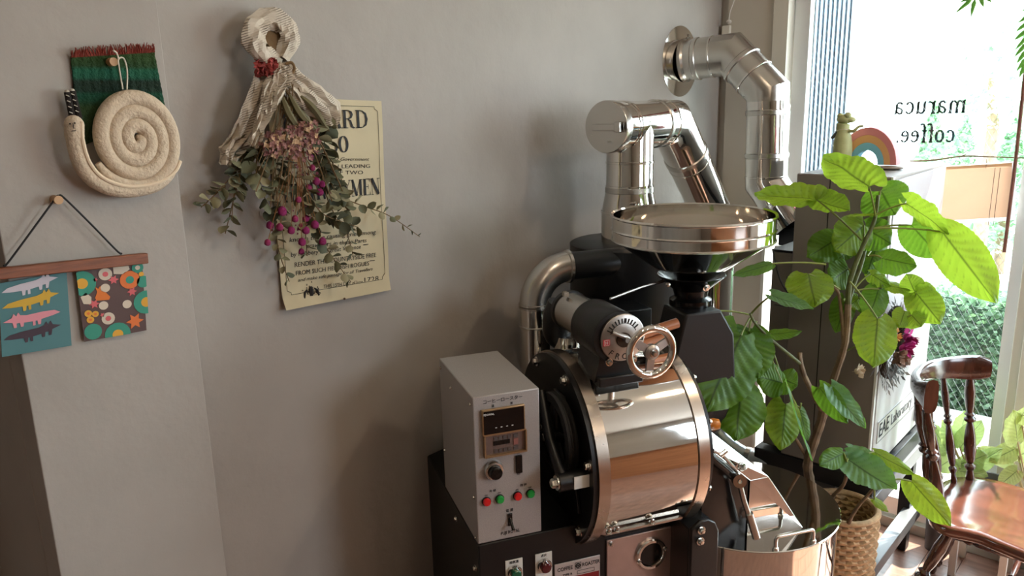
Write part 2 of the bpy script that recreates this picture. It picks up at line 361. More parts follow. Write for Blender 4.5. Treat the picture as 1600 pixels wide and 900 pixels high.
ob('counter_slot', MB().box(.0935, .108, -.006, 0, .848, .890), black_sh, cb, bevel=.001)
front_txt('OFF', .0045, .1005, .842, cb, ink, ext=.0002); front_txt('ON', .0045, .1005, .893, cb, ink, ext=.0002)
for x, z, col, nm in ((.0225, .793, (215, 30, 34), 'red'), (.0535, .793, (22, 160, 66), 'green'), (.0955, .792, (215, 30, 34), 'red'), (.1265, .792, (22, 160, 66), 'green')):
    b_ = ob('push_button', MB().lathe([(0, 0), (.0105, 0), (.0105, .004), (0, .004)], (x, 0, z), (0, -1, 0), 24), black_sh, cb)
    b_2 = ob('button_cap', MB().lathe([(.009, .003), (.009, .008), (.0075, .0105), (0, .011)], (x, 0, z), (0, -1, 0), 24), mat('cap_b'+nm, col, .25, coat=.3), cb, label='round %s button' % nm)
    front_txt('ON' if nm == 'red' else 'OFF', .0045, x, z+.0125, cb, ink, ext=.0002)
front_txt('冷 却', .007, .038, .8125, cb, ink, ext=.0002); front_txt('撹 拌', .007, .111, .8125, cb, ink, ext=.0002); front_txt('電 源', .008, .0765, .7565, cb, ink, ext=.0002)
tg = ob('toggle_switch', MB().box(.0715, .082, -.004, 0, .722, .752), black_sh, cb, bevel=.001)
ob('toggle_lever', MB().cyl((.0767, -.003, .741), (.0767, -.022, .722), .0028, .0036, 12), black_sh, cb)
front_txt('FUJI ROYAL', .0108, .077, .702, cb, ink, sx=.82, ext=.0003)
# drum
DC = V((0, .131, .83)); DR = .236; X0, X1 = .250, .530
def ringm(x0, x1, r, ri=None): 
    return MB().lathe([(ri or r-.012, x0), (r, x0), (r, x1), (ri or r-.012, x1)], DC, (1, 0, 0), 96, closed=True)
ob('drum_shell', MB().lathe([(DR-.004, X0+.02), (DR-.004, X1-.02)], DC, (1, 0, 0), 128), steel, ro)
ob('drum_seam', MB().lathe([(DR-.0035, X1-.030), (DR-.0035, X1-.0292)], DC, (1, 0, 0), 96), black, ro)
lb = ob('drum_band', ringm(X0, X0+.028, DR), satin, ro)
rb = ob('drum_band', ringm(X1-.028, X1, DR), satin, ro)
pp = MB().cyl(DC+V((X0-.012, 0, 0)), DC+V((X0+.004, 0, 0)), DR-.005, n=96)
dp = ob('end_plate', pp, black, ro)
for a in (68, 12, -42, 118, 180, 250):
    p = DC+V((X0-.012, -cos(radians(a))*(DR-.022), sin(radians(a))*(DR-.022))); bolt(dp, p, (-1, 0, 0), .0085, .010)
fpl = ob('front_plate', MB().cyl(DC+V((X1-.002, 0, 0)), DC+V((X1+.018, 0, 0)), DR-.016, n=96), black, ro)
for a in (55, 25, -20): bolt(fpl, DC+V((X1+.018, -cos(radians(a))*(DR-.022), sin(radians(a))*(DR-.022))), (1, 0, 0), .006)
# clamp seam under the drum
cs = MB().box(X0+.035, X1-.05, -.072, -.062, .690, .695)
ob('drum_clamp', cs, steel2, ro)
for x in (.29, .31, .40): bolt(ro, (x, -.070, .695), (0, -.3, 1), .005, .010)
# bearing bracket, pulley, belt
pul = ob('pulley', MB().lathe([(.082, .0), (.102, 0), (.104, .006), (.097, .010), (.097, .014), (.104, .018), (.102, .024), (.082, .024)], (X0-.045, .06, .892), (1, 0, 0), 64, closed=True), rubber, ro)
ph = MB().cyl((X0-.05, .06, .892), (X0-.008, .06, .892), .020, n=24)
for k in range(5):
    a = 2*pi*k/5+.3; ph.cyl((X0-.033, .06, .892), (X0-.033, .06+.085*cos(a), .892+.085*sin(a)), .009, .007, 10)
ob('pulley_hub', ph, black, pul); bolt(pul, (X0-.05, .06, .892), (-1, 0, 0), .010, .014); bolt(pul, (X0-.05, .10, .90), (-1, 0, 0), .006, .014)
br = MB().prism([(-.035, .735), (-.012, .735), (.10, .90), (.11, .99), (.05, .99), (.02, .93)], (X0-.020, 0, 0), (0, 1, 0), (0, 0, 1), .008)
ob('bearing_bracket', br, black, ro, bevel=.002)
bb2 = ob('tension_arm', MB().tube([(X0-.050, .11, .985), (X0-.062, .03, .90), (X0-.066, -.055, .84)], .013, 12).cyl((X0-.078, -.055, .835), (X0+.0, -.055, .835), .021, n=28), black, ro)
bolt(bb2, (X0-.078, -.055, .835), (-1, 0, 0), .011, .013)
ob('white_label', MB().box(X0-.048, X0-.006, -.0775, -.0755, .823, .852), white, ro, label='small white sticker on the bearing arm')
# wooden trier knob at the right of the drum
tk = ob('trier_handle', MB().lathe([(0, 0), (.012, 0), (.013, .006), (.0115, .009), (.0145, .012), (.0125, .015), (.0155, .019), (.016, .030), (.012, .044), (0, .048)], (.590, .03, .868), (.9, -.35, .05), 24), mat('amber_wood', (206, 122, 44), .3, noise_s=60, amt=.3, coat=.4), ro)
ob('trier_shaft', MB().cyl((.545, .045, .864), (.592, .03, .868), .008, n=14), steel2, ro)
# damper housing above the drum, with dial and hand wheel (axis towards the viewer, local -y)
ay = V((0, -1, 0)); mc = V((.344, 0, 1.139))
mh = MB().lathe([(0, .0), (.052, 0), (.060, .012), (.060, .13), (.058, .135), (0, .135)], mc+V((-.01, .115, 0)), ay, 48)
mh.box(.30, .385, .0, .11, 1.04, 1.10).prism([(.285, 1.035), (.40, 1.035), (.385, 1.10), (.30, 1.10)], (0, .10, 0), (1, 0, 0), (0, 0, 1), .105)
ob('damper_housing', mh, black, ro)
ob('damper_foot', MB().box(.29, .40, -.02, .13, 1.025, 1.048), black, ro, bevel=.003)
for x in (.312, .372): bolt(ro, (x, -.022, 1.085), ay, .006, .008)
ob('damper_barrel', MB().lathe([(.048, 0), (.048, .13)], mc+V((-.012, .235, 0)), ay, 40), steel2, ro)
ob('damper_back', MB().lathe([(.0, 0), (.040, .004), (.051, .016), (.051, .03), (.048, .03)], mc+V((-.012, .262, 0)), ay, 40), black, ro)
ob('barrel_clip', MB().box(.300, .312, .20, .215, 1.186, 1.196), boltm, ro)
dl = ob('dial_plate', MB().lathe([(0, .0), (.052, 0), (.054, .003), (.054, .008), (.051, .010), (0, .010)], mc+V((0, -.018, 0)), ay, 56), cast, ro)
tk_ = MB()
for i in range(11):
    a = radians(152-i*11.5); c_, s_ = cos(a), sin(a); x, z = mc.x+c_*.035, mc.z+s_*.035
    q = V((c_, 0, s_)); p = V((0, 0, 1)); tt = V((-s_, 0, c_))
    m4 = Matrix.Translation((x, -.029, z)) @ Matrix((q, V((0, 1, 0)), tt)).transposed().to_4x4()
    tk_.box(0, .010, -.0008, .0008, -.0012 if i != 6 else -.0022, .0012 if i != 6 else .0022, m4)
ob('scale_marks', tk_, ink, dl)
arc = []
for k in range(17): a = radians(160-k*8.4); arc.append((mc.x+.034*cos(a), -.0288, mc.z+.034*sin(a)))
ob('scale_arc', MB().tube(arc, .0007, 5), ink, dl)
ob('pointer', MB().tube([mc+V((-.030, -.034, .018)), mc+V((.002, -.040, .004)), mc+V((.018, -.042, -.008))], [.0045, .0055, .002], 8).cyl(mc+V((0, -.028, 0)), mc+V((0, -.05, 0)), .006, n=14), cast, dl)
ob('dial_boss', MB().cyl(mc+V((0, -.028, -.004)), mc+V((0, -.033, -.004)), .017, n=24), mat('dark_bronze', (84, 72, 62), .4, .8), dl)
rs_ = MB().box(mc.x-.050, mc.x-.033, -.0296, -.028, mc.z-.014, mc.z+.001)
ob('maker_mark', rs_, mat('mark_red', (190, 24, 46), .45), dl, label='red square mark with white border')
mk2 = MB(); cx, cz = mc.x-.0415, mc.z-.0065
for (a_, b_, c_, d_) in ((-.0065, .0065, .0055, .0063), (-.0065, .0065, -.0063, -.0055), (-.0065, -.0057, -.0063, .0063), (.0057, .0065, -.0063, .0063), (-.003, .003, .0015, .0022), (-.003, .003, -.0015, -.0008), (-.003, -.0022, -.004, .0035), (.0022, .003, -.004, .0035)):
    mk2.box(cx+a_, cx+b_, -.0300, -.0295, cz+c_, cz+d_)
ob('mark_lines', mk2, mat('white_print'), dl)
for i, chh in enumerate('FROYAL'):
    a = radians(-134+i*25.); q = V((cos(a), 0, sin(a)))
    text('lettering', chh, .0195, plane_m(mc+V((0, -.0285, 0))+q*.050, V((-sin(a), 0, cos(a))), -q), ink, dl, ext=.0004)
# hand wheel
hw = mc+V((.030, -.100, -.015)); wr = .052
whl = ob('hand_wheel', MB().tube([hw+V((cos(a)*wr, 0, sin(a)*wr)) for a in [2*pi*k/48 for k in range(48)]], .0085, 14, closed=True), steel, ro)
sp = MB()
for a in (90-4+180, 30-4, 150-4):
    a = radians(a); q = V((cos(a), 0, sin(a))); t_ = V((-sin(a), 0, cos(a)))
    sp.add([hw+q*.010+t_*.009+V((0, -.003, 0)), hw+q*.010-t_*.009+V((0, -.003, 0)), hw+q*.046-t_*.0085, hw+q*.046+t_*.0085,
            hw+q*.010+t_*.009+V((0, .005, 0)), hw+q*.010-t_*.009+V((0, .005, 0)), hw+q*.046-t_*.0085+V((0, .005, 0)), hw+q*.046+t_*.0085+V((0, .005, 0))],
           [(0, 1, 2, 3), (7, 6, 5, 4), (0, 4, 5, 1), (1, 5, 6, 2), (2, 6, 7, 3), (3, 7, 4, 0)])
ob('spokes', sp, cast, whl); ob('wheel_hub', MB().lathe([(0, -.006), (.017, -.006), (.017, .006), (.012, .010), (0, .010)], hw, ay, 32), cast, whl)
bolt(whl, hw+V((0, -.010, 0)), ay, .006, .008)
ob('wheel_shaft', MB().cyl(hw+V((0, 0, 0)), hw+V((0, .085, 0)), .008, n=16), steel2, whl)
# wooden handle bars lying behind the hand wheel
for i, (a_, b_) in enumerate((((.42, .055, 1.110), (.530, .055, 1.130)), ((.43, .05, 1.088), (.500, .05, 1.100)), ((.45, .05, 1.043), (.510, .05, 1.047)))):
    ob('wooden_grip', MB().tube([a_, b_], .0125, 14), mat('copper_wood', (176, 112, 76), .28, noise_s=20, stretch=(1, 1, 6), coat=.4), ro)
ob('top_lever', MB().tube([(.385, .12, 1.19), (.48, .14, 1.205), (.545, .14, 1.215)], .004, 8).ball((.50, .05, 1.228), .006), boltm, ro)
# silver duct elbow at the left rear -> black inlet of the cyclone
yc_ = .45; pr = .041
pts = [(.316, yc_, .60), (.316, yc_, 1.105)] + [(.316+.1-.1*cos(a), yc_, 1.105+.1*sin(a)) for a in [radians(9*k) for k in range(1, 11)]] 
duct = ob('air_duct', MB().tube(pts[:2], pr, 32).tube([pts[1]]+pts[2:], pr+.0015, 32), steel2, ro)
ob('lower_duct', MB().tube([(.316, yc_, .60), (.316, yc_, 1.100)], pr+.0006, 32), steel, duct)
for z in (1.045, 1.10, 1.108): ob('duct_band', MB().lathe([(pr, -.004), (pr+.004, -.002), (pr+.004, .002), (pr, .004)], (.316, yc_, z), (0, 0, 1), 40, closed=True), steel2, duct)
ob('duct_band', MB().lathe([(pr, -.006), (pr+.006, -.004), (pr+.006, .004), (pr, .006)], (.416, yc_, 1.205), (1, 0, 0), 40, closed=True), steel2, duct)
ob('inlet_pipe', MB().cyl((.416, yc_, 1.205), (.62, yc_, 1.205), pr-.002, n=32), black, ro)
# second short duct with black elbow behind the damper
ob('short_elbow', MB().tube(spline([(.335, .30, 1.14), (.325, .31, 1.10), (.330, .32, 1.06), (.345, .32, 1.045)], 5), .038, 24), black, ro)
ob('short_duct', MB().tube([(.352, .30, .98), (.352, .30, 1.055)], .037, 28), steel, ro)
# cyclone
cyc = V((.664, .557, 0))
ob('cyclone', MB().lathe([(0, .688), (.10, .688), (.178, .95), (.178, 1.236), (.170, 1.240), (0, 1.240)], cyc, (0, 0, 1), 64), black, ro)
ob('rear_cabinet', MB().box(.56, .60, .10, .50, .688, 1.02).box(.44, .60, .30, .50, .688, 1.10), black, ro, bevel=.003)
# hopper
hc = V((.612, .13, 0)); rim = .196
hz = 1.362
hp_o = ob('hopper', MB().lathe([(.048, 1.215), (.078, 1.236), (rim-.004, 1.316), (rim, 1.318), (rim, 1.340), (rim+.003, 1.343), (rim, 1.346), (rim, 1.372), (rim+.004, 1.376), (rim+.002, 1.380), (rim-.004, 1.377), (rim-.005, 1.322), (.052, 1.222)], hc, (0, 0, 1), 96), steel, ro)
ob('hopper_bead', MB().lathe([(rim, 1.314), (rim+.003, 1.317), (rim, 1.320)], hc, (0, 0, 1), 96), steel2, hp_o)
ob('hopper_collar', MB().lathe([(.040, 1.145), (.052, 1.150), (.052, 1.165), (.040, 1.172), (.044, 1.190), (.085, 1.226), (.083, 1.228), (.040, 1.195)], hc, (0, 0, 1), 48), black_sh, ro)
bolt(ro, hc+V((.0, -.068, 1.207)), (0, -1, -.3), .006)
# feed chute under the hopper
ch = MB().prism([(-.060, 1.150), (.038, 1.150), (.078, 1.085), (.090, .93), (.052, .835), (-.005, .80), (-.05, .83), (-.085, 1.05)], hc+V((0, .03, 0)), (1, 0, 0), (0, 0, 1), .11)
ob('feed_chute', ch, black, ro, bevel=.006)
# cooling tray
tc_ = V((.778, .115, 0)); TR = .252; TZ = .580
tr = ob('cooling_tray', MB().lathe([(0, .30), (TR-.004, .30), (TR-.004, TZ-.004), (TR, TZ-.004), (TR, TZ), (0, TZ)], tc_, (0, 0, 1), 112), steel, ro)
ob('tray_lid', MB().lathe([(0, TZ), (TR-.001, TZ), (TR+.002, TZ+.002), (TR, TZ+.004), (0, TZ+.004)], tc_, (0, 0, 1), 112), steel, tr)
def handle(a, b, h=.030):
    a, b = V(a), V(b); d = (b-a).normalized(); u_ = V((0, 0, 1)); r_ = .010
    pts = [a, a+u_*(h-r_)] + bez(a+u_*(h-r_), a+u_*h, a+u_*h+d*r_, 5)[1:] + bez(b+u_*h-d*r_, b+u_*h, b+u_*(h-r_), 5) + [b]
    mb = MB().tube(pts, .0048, 12)
    for p in (a, b): mb.lathe([(0, 0), (.008, 0), (.008, .006), (.005, .008)], p, (0, 0, 1), 14)
    return mb
zl = TZ+.004
ob('lid_handle', handle((.712, -.119, zl), (.818, -.124, zl), .034), boltm, tr)
# discharge chute sloping from the drum door onto the tray lid
yf = -.052; T_ = [(.560, yf, .845), (.681, yf, .740), (.733, yf, .740), (.561, yf+.0, .876)]
b0 = (.679, yf, zl); b1 = (.838, yf-.008, zl); dpt = .15
ob('discharge_chute', MB().add([(.681, yf, .740), (.733, yf, .740), b1, b0], [(0, 3, 2, 1)]), steel, ro, smooth=False)
ob('chute_slide', MB().add([(.560, yf, .844), (.681, yf, .741), (.733, yf, .741), (.575, yf+.03, .880)], [(0, 1, 2, 3)]).add([(.575, yf+.03, .880), (.733, yf, .741), (.733, yf+dpt, .741), (.575, yf+dpt, .880)], [(0, 1, 2, 3)]), steel, ro, smooth=False)
ob('chute_cheek', MB().add([(.733, yf, .740), b1, (.838, yf+dpt, zl), (.733, yf+dpt, .740)], [(0, 1, 2, 3)]), steel, ro, smooth=False)
ob('chute_edge', MB().tube([(.681, yf, .740), (.733, yf, .740), b1], .0012, 6).tube([(.560, yf, .845), (.681, yf, .740)], .0014, 6), boltm, ro)
ob('chute_side', MB().add([(.548, yf+.004, .85), (.6805, yf+.004, .739), (.6785, yf+.004, zl), (.548, yf+.004, zl)], [(0, 1, 2, 3)]).add([(.6805, yf, .739), (.6785, yf, zl), (.6785, yf+dpt, zl), (.6805, yf+dpt, .739)], [(0, 1, 2, 3)]), black_sh, ro, smooth=False)  # gloss black on the left side stands in for its dark reflection
ey = V((.630, yf-.024, .762))
ob('door_arm', MB().tube([(.552, yf-.012, .835), ey+V((.0, .02, .0))], .011, 14), black_sh, ro)
ob('arm_rod', MB().tube([(.556, yf-.022, .852), (.578, yf-.024, .838), (.583, yf-.024, .834), (.628, yf-.014, .785)], .0045, 10).tube([(.572, yf-.028, .838), (.590, yf-.028, .848)], .006, 10), boltm, ro)
la = ob('door_lever', MB().tube([ey, ey+V((.014, -.004, -.055)), (.672, yf-.040, .622)], [.0062, .0068, .0068], 14).tube([(.655, yf-.035, .675), (.675, yf-.041, .610)], .0100, 20), boltm, ro)
ob('lever_eye', MB().lathe([(.006, -.008), (.0165, -.008), (.0165, .008), (.006, .008)], ey, (-.3, -1, .15), 28, closed=True).cyl(ey+V((0, .008, 0)), ey+V((0, -.006, 0)), .0052, n=14), boltm, la)
bolt(la, (.642, yf-.012, .790), (.3, -1, .3), .0075, .012)
# black side bracket with rounded top at the front right of the body
rbk = MB().prism([(-.045, .30), (.030, .30), (.030, .655), (.020, .678), (.0, .690), (-.02, .690), (-.045, .672)], (.535, -.085, 0), (1, 0, 0), (0, 0, 1), .012)
rbk.box(.49, .565, -.085, 0, .30, .668)
ob('side_bracket', rbk, black, ro, bevel=.003)
bolt(ro, (.515, -.098, .668), ay, .007, .008); bolt(ro, (.513, -.098, .640), ay, .007, .008)

# ------------------------------------------------------------------ flue pipes
fl_r = .069
fT = V((1.958, 1.285, 0)); fl1 = thing('exhaust_flue', 'mirror-steel flue with capped tee rising from the black cyclone', 'flue pipe', (fT.x, fT.y, 1.24))
def fp(x, z, y=0): return V((x-fT.x, y, z-1.24))
def seam(par, p, ax, r, big=False):
    w_ = .010 if big else .004
    ob('clamp_band' if big else 'pipe_seam', MB().lathe([(r, -w_), (r+(.0035 if big else .0022), -w_*.7), (r+(.0035 if big else .0022), w_*.7), (r, w_)], p, ax, 48, closed=True), steel2 if big else steel, par)
ob('riser', MB().lathe([(fl_r+.014, 0), (fl_r+.014, .09), (fl_r, .155), (fl_r, .36)], (0, 0, 0), (0, 0, 1), 64), steel, fl1)
for z, b in ((.155, True), (.165, False), (.235, False), (.09, False)): seam(fl1, V((0, 0, z)), (0, 0, 1), fl_r if z > .1 else fl_r+.014, b)
zT = 1.58
ob('tee', MB().lathe([(0, -.112), (fl_r, -.112), (fl_r, .165)], fp(fT.x, zT), (1, 0, 0), 64), steel, fl1)
ob('end_cap', MB().lathe([(0, -.122), (fl_r+.002, -.122), (fl_r+.004, -.118), (fl_r+.004, -.095), (fl_r, -.095)], fp(fT.x, zT), (1, 0, 0), 64), satin if False else steel2, fl1)
ob('cap_handle', MB().box(-.134, -.123, -.058, .040, -.010, .008, Matrix.Translation(fp(fT.x, zT))).box(-.142, -.123, -.058, -.040, -.014, .014, Matrix.Translation(fp(fT.x, zT))), steel2, fl1, bevel=.002)
for x, b in ((-.05, False), (-.035, False), (.13, True), (.175, False)): seam(fl1, fp(fT.x+x, zT), (1, 0, 0), fl_r, b)
e0 = fp(2.17, zT); e1 = fp(2.235, zT-.05); e2 = fp(2.47, 1.27, -.0); e3 = fp(2.505, 1.17); e4 = fp(2.505, .35)
ob('slanting_pipe', MB().mitre([fp(2.11, zT), fp(2.185, zT), e1, e2, e3], fl_r), steel, fl1)
ob('lower_pipe', MB().tube([e3, e4], fl_r, 48), steel, fl1)
dd = (e2-e1).normalized()
seam(fl1, e1+dd*.075, dd, fl_r, True); seam(fl1, e1+dd*.11, dd, fl_r); seam(fl1, e3, (0, 0, 1), fl_r); seam(fl1, e4+V((0, 0, .06)), (0, 0, 1), fl_r, True)
# wall flue
FX = 2.75; fz = 1.79; rr = .074
fl2 = thing('wall_flue', 'mirror-steel flue bending down from its round wall flange', 'flue pipe', (FX-.02, 1.55, fz))
def q2(y, z): return V((.02, y-1.55, z-fz))
ob('wall_flange', MB().lathe([(0, 0), (.128, 0), (.128, .002), (rr+.004, .006), (0, .006)], (-.035, 0, -.002), (0, -1, 0), 64), steel, fl2, ang=20)
ob('flange_screw', MB().box(.0, .028, -.008, -.004, .082, .087).box(.012, .017, -.008, -.004, .070, .098), boltm, fl2)
p_ = [V((-.01, -.002, .002)), q2(1.37, 1.805), q2(1.225, 1.668), q2(1.215, 1.345), q2(1.10, 1.205)]
ob('wall_pipe', MB().mitre([p_[0], p_[1], p_[1].lerp(p_[2], .5)], rr), steel2, fl2, ang=20)
ob('bend_pipe', MB().mitre([p_[1].lerp(p_[2], .5), p_[2], p_[2].lerp(p_[3], .1)], rr), steel2, fl2, ang=20)
ob('drop_pipe', MB().mitre([p_[2].lerp(p_[3], .1), p_[3], p_[4]], rr), steel, fl2, ang=20)
ob('pipe_collar', MB().lathe([(rr+.006, 0), (rr+.006, .012), (rr, .020)], p_[0]+V((0, .001, 0)), p_[1]-p_[0], 48), steel2, fl2)
for t, b in ((.30, True), (.62, False)): seam(fl2, p_[0].lerp(p_[1], t), p_[1]-p_[0], rr, b)
for t, b in ((.28, True), (.62, False)): seam(fl2, p_[1].lerp(p_[2], t), p_[2]-p_[1], rr+.001, b)
for t, b in ((.22, True), (.69, True), (.93, False)): seam(fl2, p_[2].lerp(p_[3], t), p_[3]-p_[2], rr, b)
seam(fl2, p_[3].lerp(p_[4], .5), p_[4]-p_[3], rr, True)
ob('fan_box', MB().box(.0, .17, -.52, -.40, -.665, -.60).box(.01, .16, -.51, -.41, -.60, -.56), mat('dark_steel', (56, 60, 64), .4, .5), fl2, bevel=.003)
ob('fan_casing', MB().box(-.01, .18, -.53, -.39, -.78, -.667), alu, fl2, bevel=.004)
# foil-wrapped hose from the lower pipe past the tray, ending in a black tube
hs = thing('suction_hose', 'silver hose with clamp and black end behind the round tray', 'hose', (2.50, 1.27, .32))
ho = V((2.50, 1.27, .32))
P_ = [at(1118, 668, 2.72), at(1130, 688, 2.70), at(1165, 712, 2.66), at(1200, 722, 2.62), at(1222, 731, 2.60)]
ob('hose', MB().tube(rel(spline(P_, 6), ho), .028, 24), mat('foil', (196, 200, 204), .32, 1., bump=.3, bscale=90), hs)
ob('black_tube', MB().tube(rel([P_[-1], at(1256, 750, 2.62)], ho), .020, 20), rubber, hs)
ob('hose_clamp', MB().tube(rel([P_[2]+V((0, 0, 0)), P_[2].lerp(P_[3], .2)], ho), .032, 20), steel2, hs)
# pale box on the floor at the window foot
ob('white_box', MB().box(2.80, 2.99, 1.12, 1.30, 0, .21), mat('pale_pink_paint', (214, 200, 192), .6), smooth=False, bevel=.012, label='small pale box on the floor at the window foot', cat='box')

# ------------------------------------------------------------------ snail hanging on the pillar
PF = 1.47
sh = V((.606, PF-.022, 1.603))
sn = thing('snail_wall_hanging', 'cream felt snail of coiled roll hanging by a loop on the pillar', 'wall decoration', sh)
def sp2(px, py, y): return onp(px, py, 1, y)-sh
# spiral shell: arms measured as half axes
sx, sz = .080, .090
coil = []; c0 = V((.004, 0, .002)); turns = 3.55; n = 170
for i in range(n+1):
    t = i/n; a = radians(205) + turns*2*pi*(1-t); r = .003+.083*t
    coil.append(c0+V((cos(a)*r*.88, -.004, sin(a)*r*1.03)))
rad = [.0137*min(1, .35+i/12, .4+(n-i)/10) for i in range(n+1)]
ob('shell_coil', MB().tube(coil, rad, 14), felt, sn)
bod = spline([sp2(116, 196, PF-.034), sp2(118, 226, PF-.034), sp2(130, 262, PF-.032), sp2(154, 286, PF-.030), sp2(192, 297, PF-.028), sp2(235, 291, PF-.026), sp2(262, 274, PF-.024), sp2(271, 257, PF-.02)], 8)
m_ = len(bod)
ob('snail_body', MB().tube(bod, [.0135*(1.12 if i < 6 else 1) * (1-.5*max(0, (i-m_*.75)/(m_*.25))) for i in range(m_)], 16).ball(bod[0], .0155, (1, 1, 1.1), 16, 12), felt, sn)
ob('body_seam', MB().tube([p+V((.008, -.012, .006)) for p in bod], .0035, 8), mat('seam_felt', (226, 206, 178), .95), sn)
fc = MB(); hp0 = bod[0]+V((-.004, -.0148, 0))
fc.ball(hp0+V((-.007, .001, .003)), .0014).ball(hp0+V((.000, -.0005, .004)), .0014)
fc.tube([hp0+V((-.003, -.0005, .004)), hp0+V((-.003, -.001, -.005))], .0006, 6).tube([hp0+V((-.007, 0, -.009)), hp0+V((-.0, -.0005, -.008))], .0007, 6)
ob('stitched_face', fc, ink, sn)
tw = mat('dark_yarn', (34, 27, 24), .9, bump=.8, bscale=200)
for (a_, b_) in (((105, 144), (114, 188)), ((113, 142), (124, 186))):
    ob('horn', MB().tube([sp2(*a_, PF-.018), sp2((a_[0]+b_[0])/2, (a_[1]+b_[1])/2, PF-.018), sp2(*b_, PF-.022)], .0052, 10), tw, sn)
    ob('horn_tip', MB().ball(sp2(*a_, PF-.018), .004), mat('white_yarn', (200, 190, 175), .9), sn)
    wk = MB()
    for k in range(4):
        q = sp2(*a_, PF-.0235).lerp(sp2(*b_, PF-.027), .12+k*.2); wk.tube([q+V((-.003, 0, .001)), q+V((.002, -.0005, -.0015))], .0008, 5)
    ob('horn_fleck', wk, mat('white_yarn'), sn)
pg = V((.0, 0, .133))
ob('hanging_loop', MB().tube(spline([V((-.004, 0, .088)), V((-.007, -.004, .125)), pg+V((-.006, -.004, .006)), pg+V((.003, -.004, .007)), V((.006, -.004, .12)), V((.003, 0, .088))], 5), .0014, 8).tube(spline([pg+V((-.006, -.004, .006)), pg+V((-.008, -.004, .016)), pg+V((-.014, -.006, .020))], 4), .0015, 6), mat('white_string', (215, 205, 190), .9), sn)
def peg(p, lab, L=.022):
    o = V((p.x, PF, p.z)); t = ob('wall_peg', MB().cyl((0, 0, 0), (0, -L, 0), .0072, .0072, 20), pegwood, label=lab, cat='peg'); t.location = o
p1 = onp(181, 96, 1, PF-.03); peg(p1, 'round wooden peg carrying the felt snail')
# green woven mat behind
mo = V((.60, PF-.006, 1.70))
gm = bpy.data.materials.new('green_weave'); gm.use_nodes = True; N = gm.node_tree.nodes; L = gm.node_tree.links
b = N['Principled BSDF']; b.inputs['Roughness'].default_value = .95
tcn = N.new('ShaderNodeTexCoord'); sxyz = N.new('ShaderNodeSeparateXYZ'); L.new(tcn.outputs['Object'], sxyz.inputs[0])
mr = N.new('ShaderNodeMapRange'); mr.inputs[1].default_value = -.11; mr.inputs[2].default_value = .05; L.new(sxyz.outputs[2], mr.inputs[0])
rp = N.new('ShaderNodeValToRGB'); rp.color_ramp.interpolation = 'LINEAR'
cols = [(0, (38, 60, 32)), (.45, (40, 66, 30)), (.52, (16, 66, 44)), (.58, (14, 70, 48)), (.62, (14, 40, 26)), (.72, (16, 38, 24)), (.76, (18, 78, 56)), (.84, (20, 84, 60)), (.88, (30, 60, 26)), (1, (44, 70, 26))]
while len(rp.color_ramp.elements) < len(cols): rp.color_ramp.elements.new(.5)
for e, (p, c) in zip(rp.color_ramp.elements, cols): e.position = p; e.color = (*lin(c), 1)
L.new(mr.outputs[0], rp.inputs[0]); L.new(rp.outputs[0], b.inputs['Base Color'])
wv = N.new('ShaderNodeTexNoise'); wv.inputs['Scale'].default_value = 240; L.new(tcn.outputs['Object'], wv.inputs[0]); bp = N.new('ShaderNodeBump'); bp.inputs['Strength'].default_value = .9; bp.inputs['Distance'].default_value = .004
L.new(wv.outputs[0], bp.inputs['Height']); L.new(bp.outputs[0], b.inputs['Normal'])
mt = thing('woven_mat', 'green striped woven mat with red fringe behind the felt snail', 'wall hanging', mo)
cTL, cTR, cBR, cBL = [onp(*p, 1, PF-.004)-mo for p in ((110, 88), (240, 80), (258, 172), (124, 230))]
def mf(u, v):
    p = cTL.lerp(cTR, u).lerp(cBL.lerp(cBR, u), v); p.y += -.003-.002*sin(u*60)*.4-.002*sin(v*50)*.4; p.x += .0012*noise.noise(V((v*20, 3, 0))); return p
g = MB().grid(mf, 60, 50); g2 = MB().grid(lambda u, v: mf(u, v)+V((0, .004, 0)), 60, 50)
ob('mat_weave', g.add(g2.v, [tuple(reversed(f)) for f in g2.f]), gm, mt, fix=False)
fg = MB()
for i in range(120):
    u = i/119+R.uniform(-.003, .003); p = cTL.lerp(cTR, u)+V((0, -.004, -.002)); l_ = R.uniform(.010, .018)
    q = p+V((R.uniform(-.007, .006), R.uniform(-.006, .0), l_)); fg.tube([p, p.lerp(q, .5)+V((R.uniform(-.002, .002), -.001, 0)), q], [.0012, .0011, .0006], 4)
ob('fringe', fg, mat('rust_yarn', (128, 52, 40), .95), mt, kind='stuff', fix=False)

# ------------------------------------------------------------------ card hanger
bo = V((.476, PF-.016, 1.40))
def cp(px, py, y=PF-.016): return onp(px, py, 1, y)-bo
hg = thing('card_hanger', 'brown wooden bar hanging from a black cord on the pillar', 'hanger', bo)
bl_, br_ = cp(-8, 428), cp(229, 403)
mm = Matrix.Translation((bl_+br_)/2) @ Matrix.Rotation(atan2(-(br_.z-bl_.z), (br_-bl_).length), 4, 'Y')
Lh = (br_-bl_).length/2
ob('bar', MB().box(-Lh, Lh, -.008, .006, -.0095, .0095, mm), barwood, hg, bevel=.0015)
ob('cord', MB().tube(spline([cp(6, 414), cp(12, 411), cp(50, 360), cp(86, 311), cp(92, 306), cp(100, 309), cp(140, 348), cp(184, 393), cp(190, 395)], 5), .0017, 8), mat('black_cord', (14, 13, 13), .6), hg)
for p in ((42, 419), (160, 404)): ob('bar_hook', MB().tube([cp(p[0]-4, p[1]), cp(p[0]+4, p[1]-1)], .0012, 6), mat('brass', (190, 150, 90), .3, 1.), hg)
peg(onp(94, 313, 1, PF-.028), 'round wooden peg carrying the black cord of the bar')
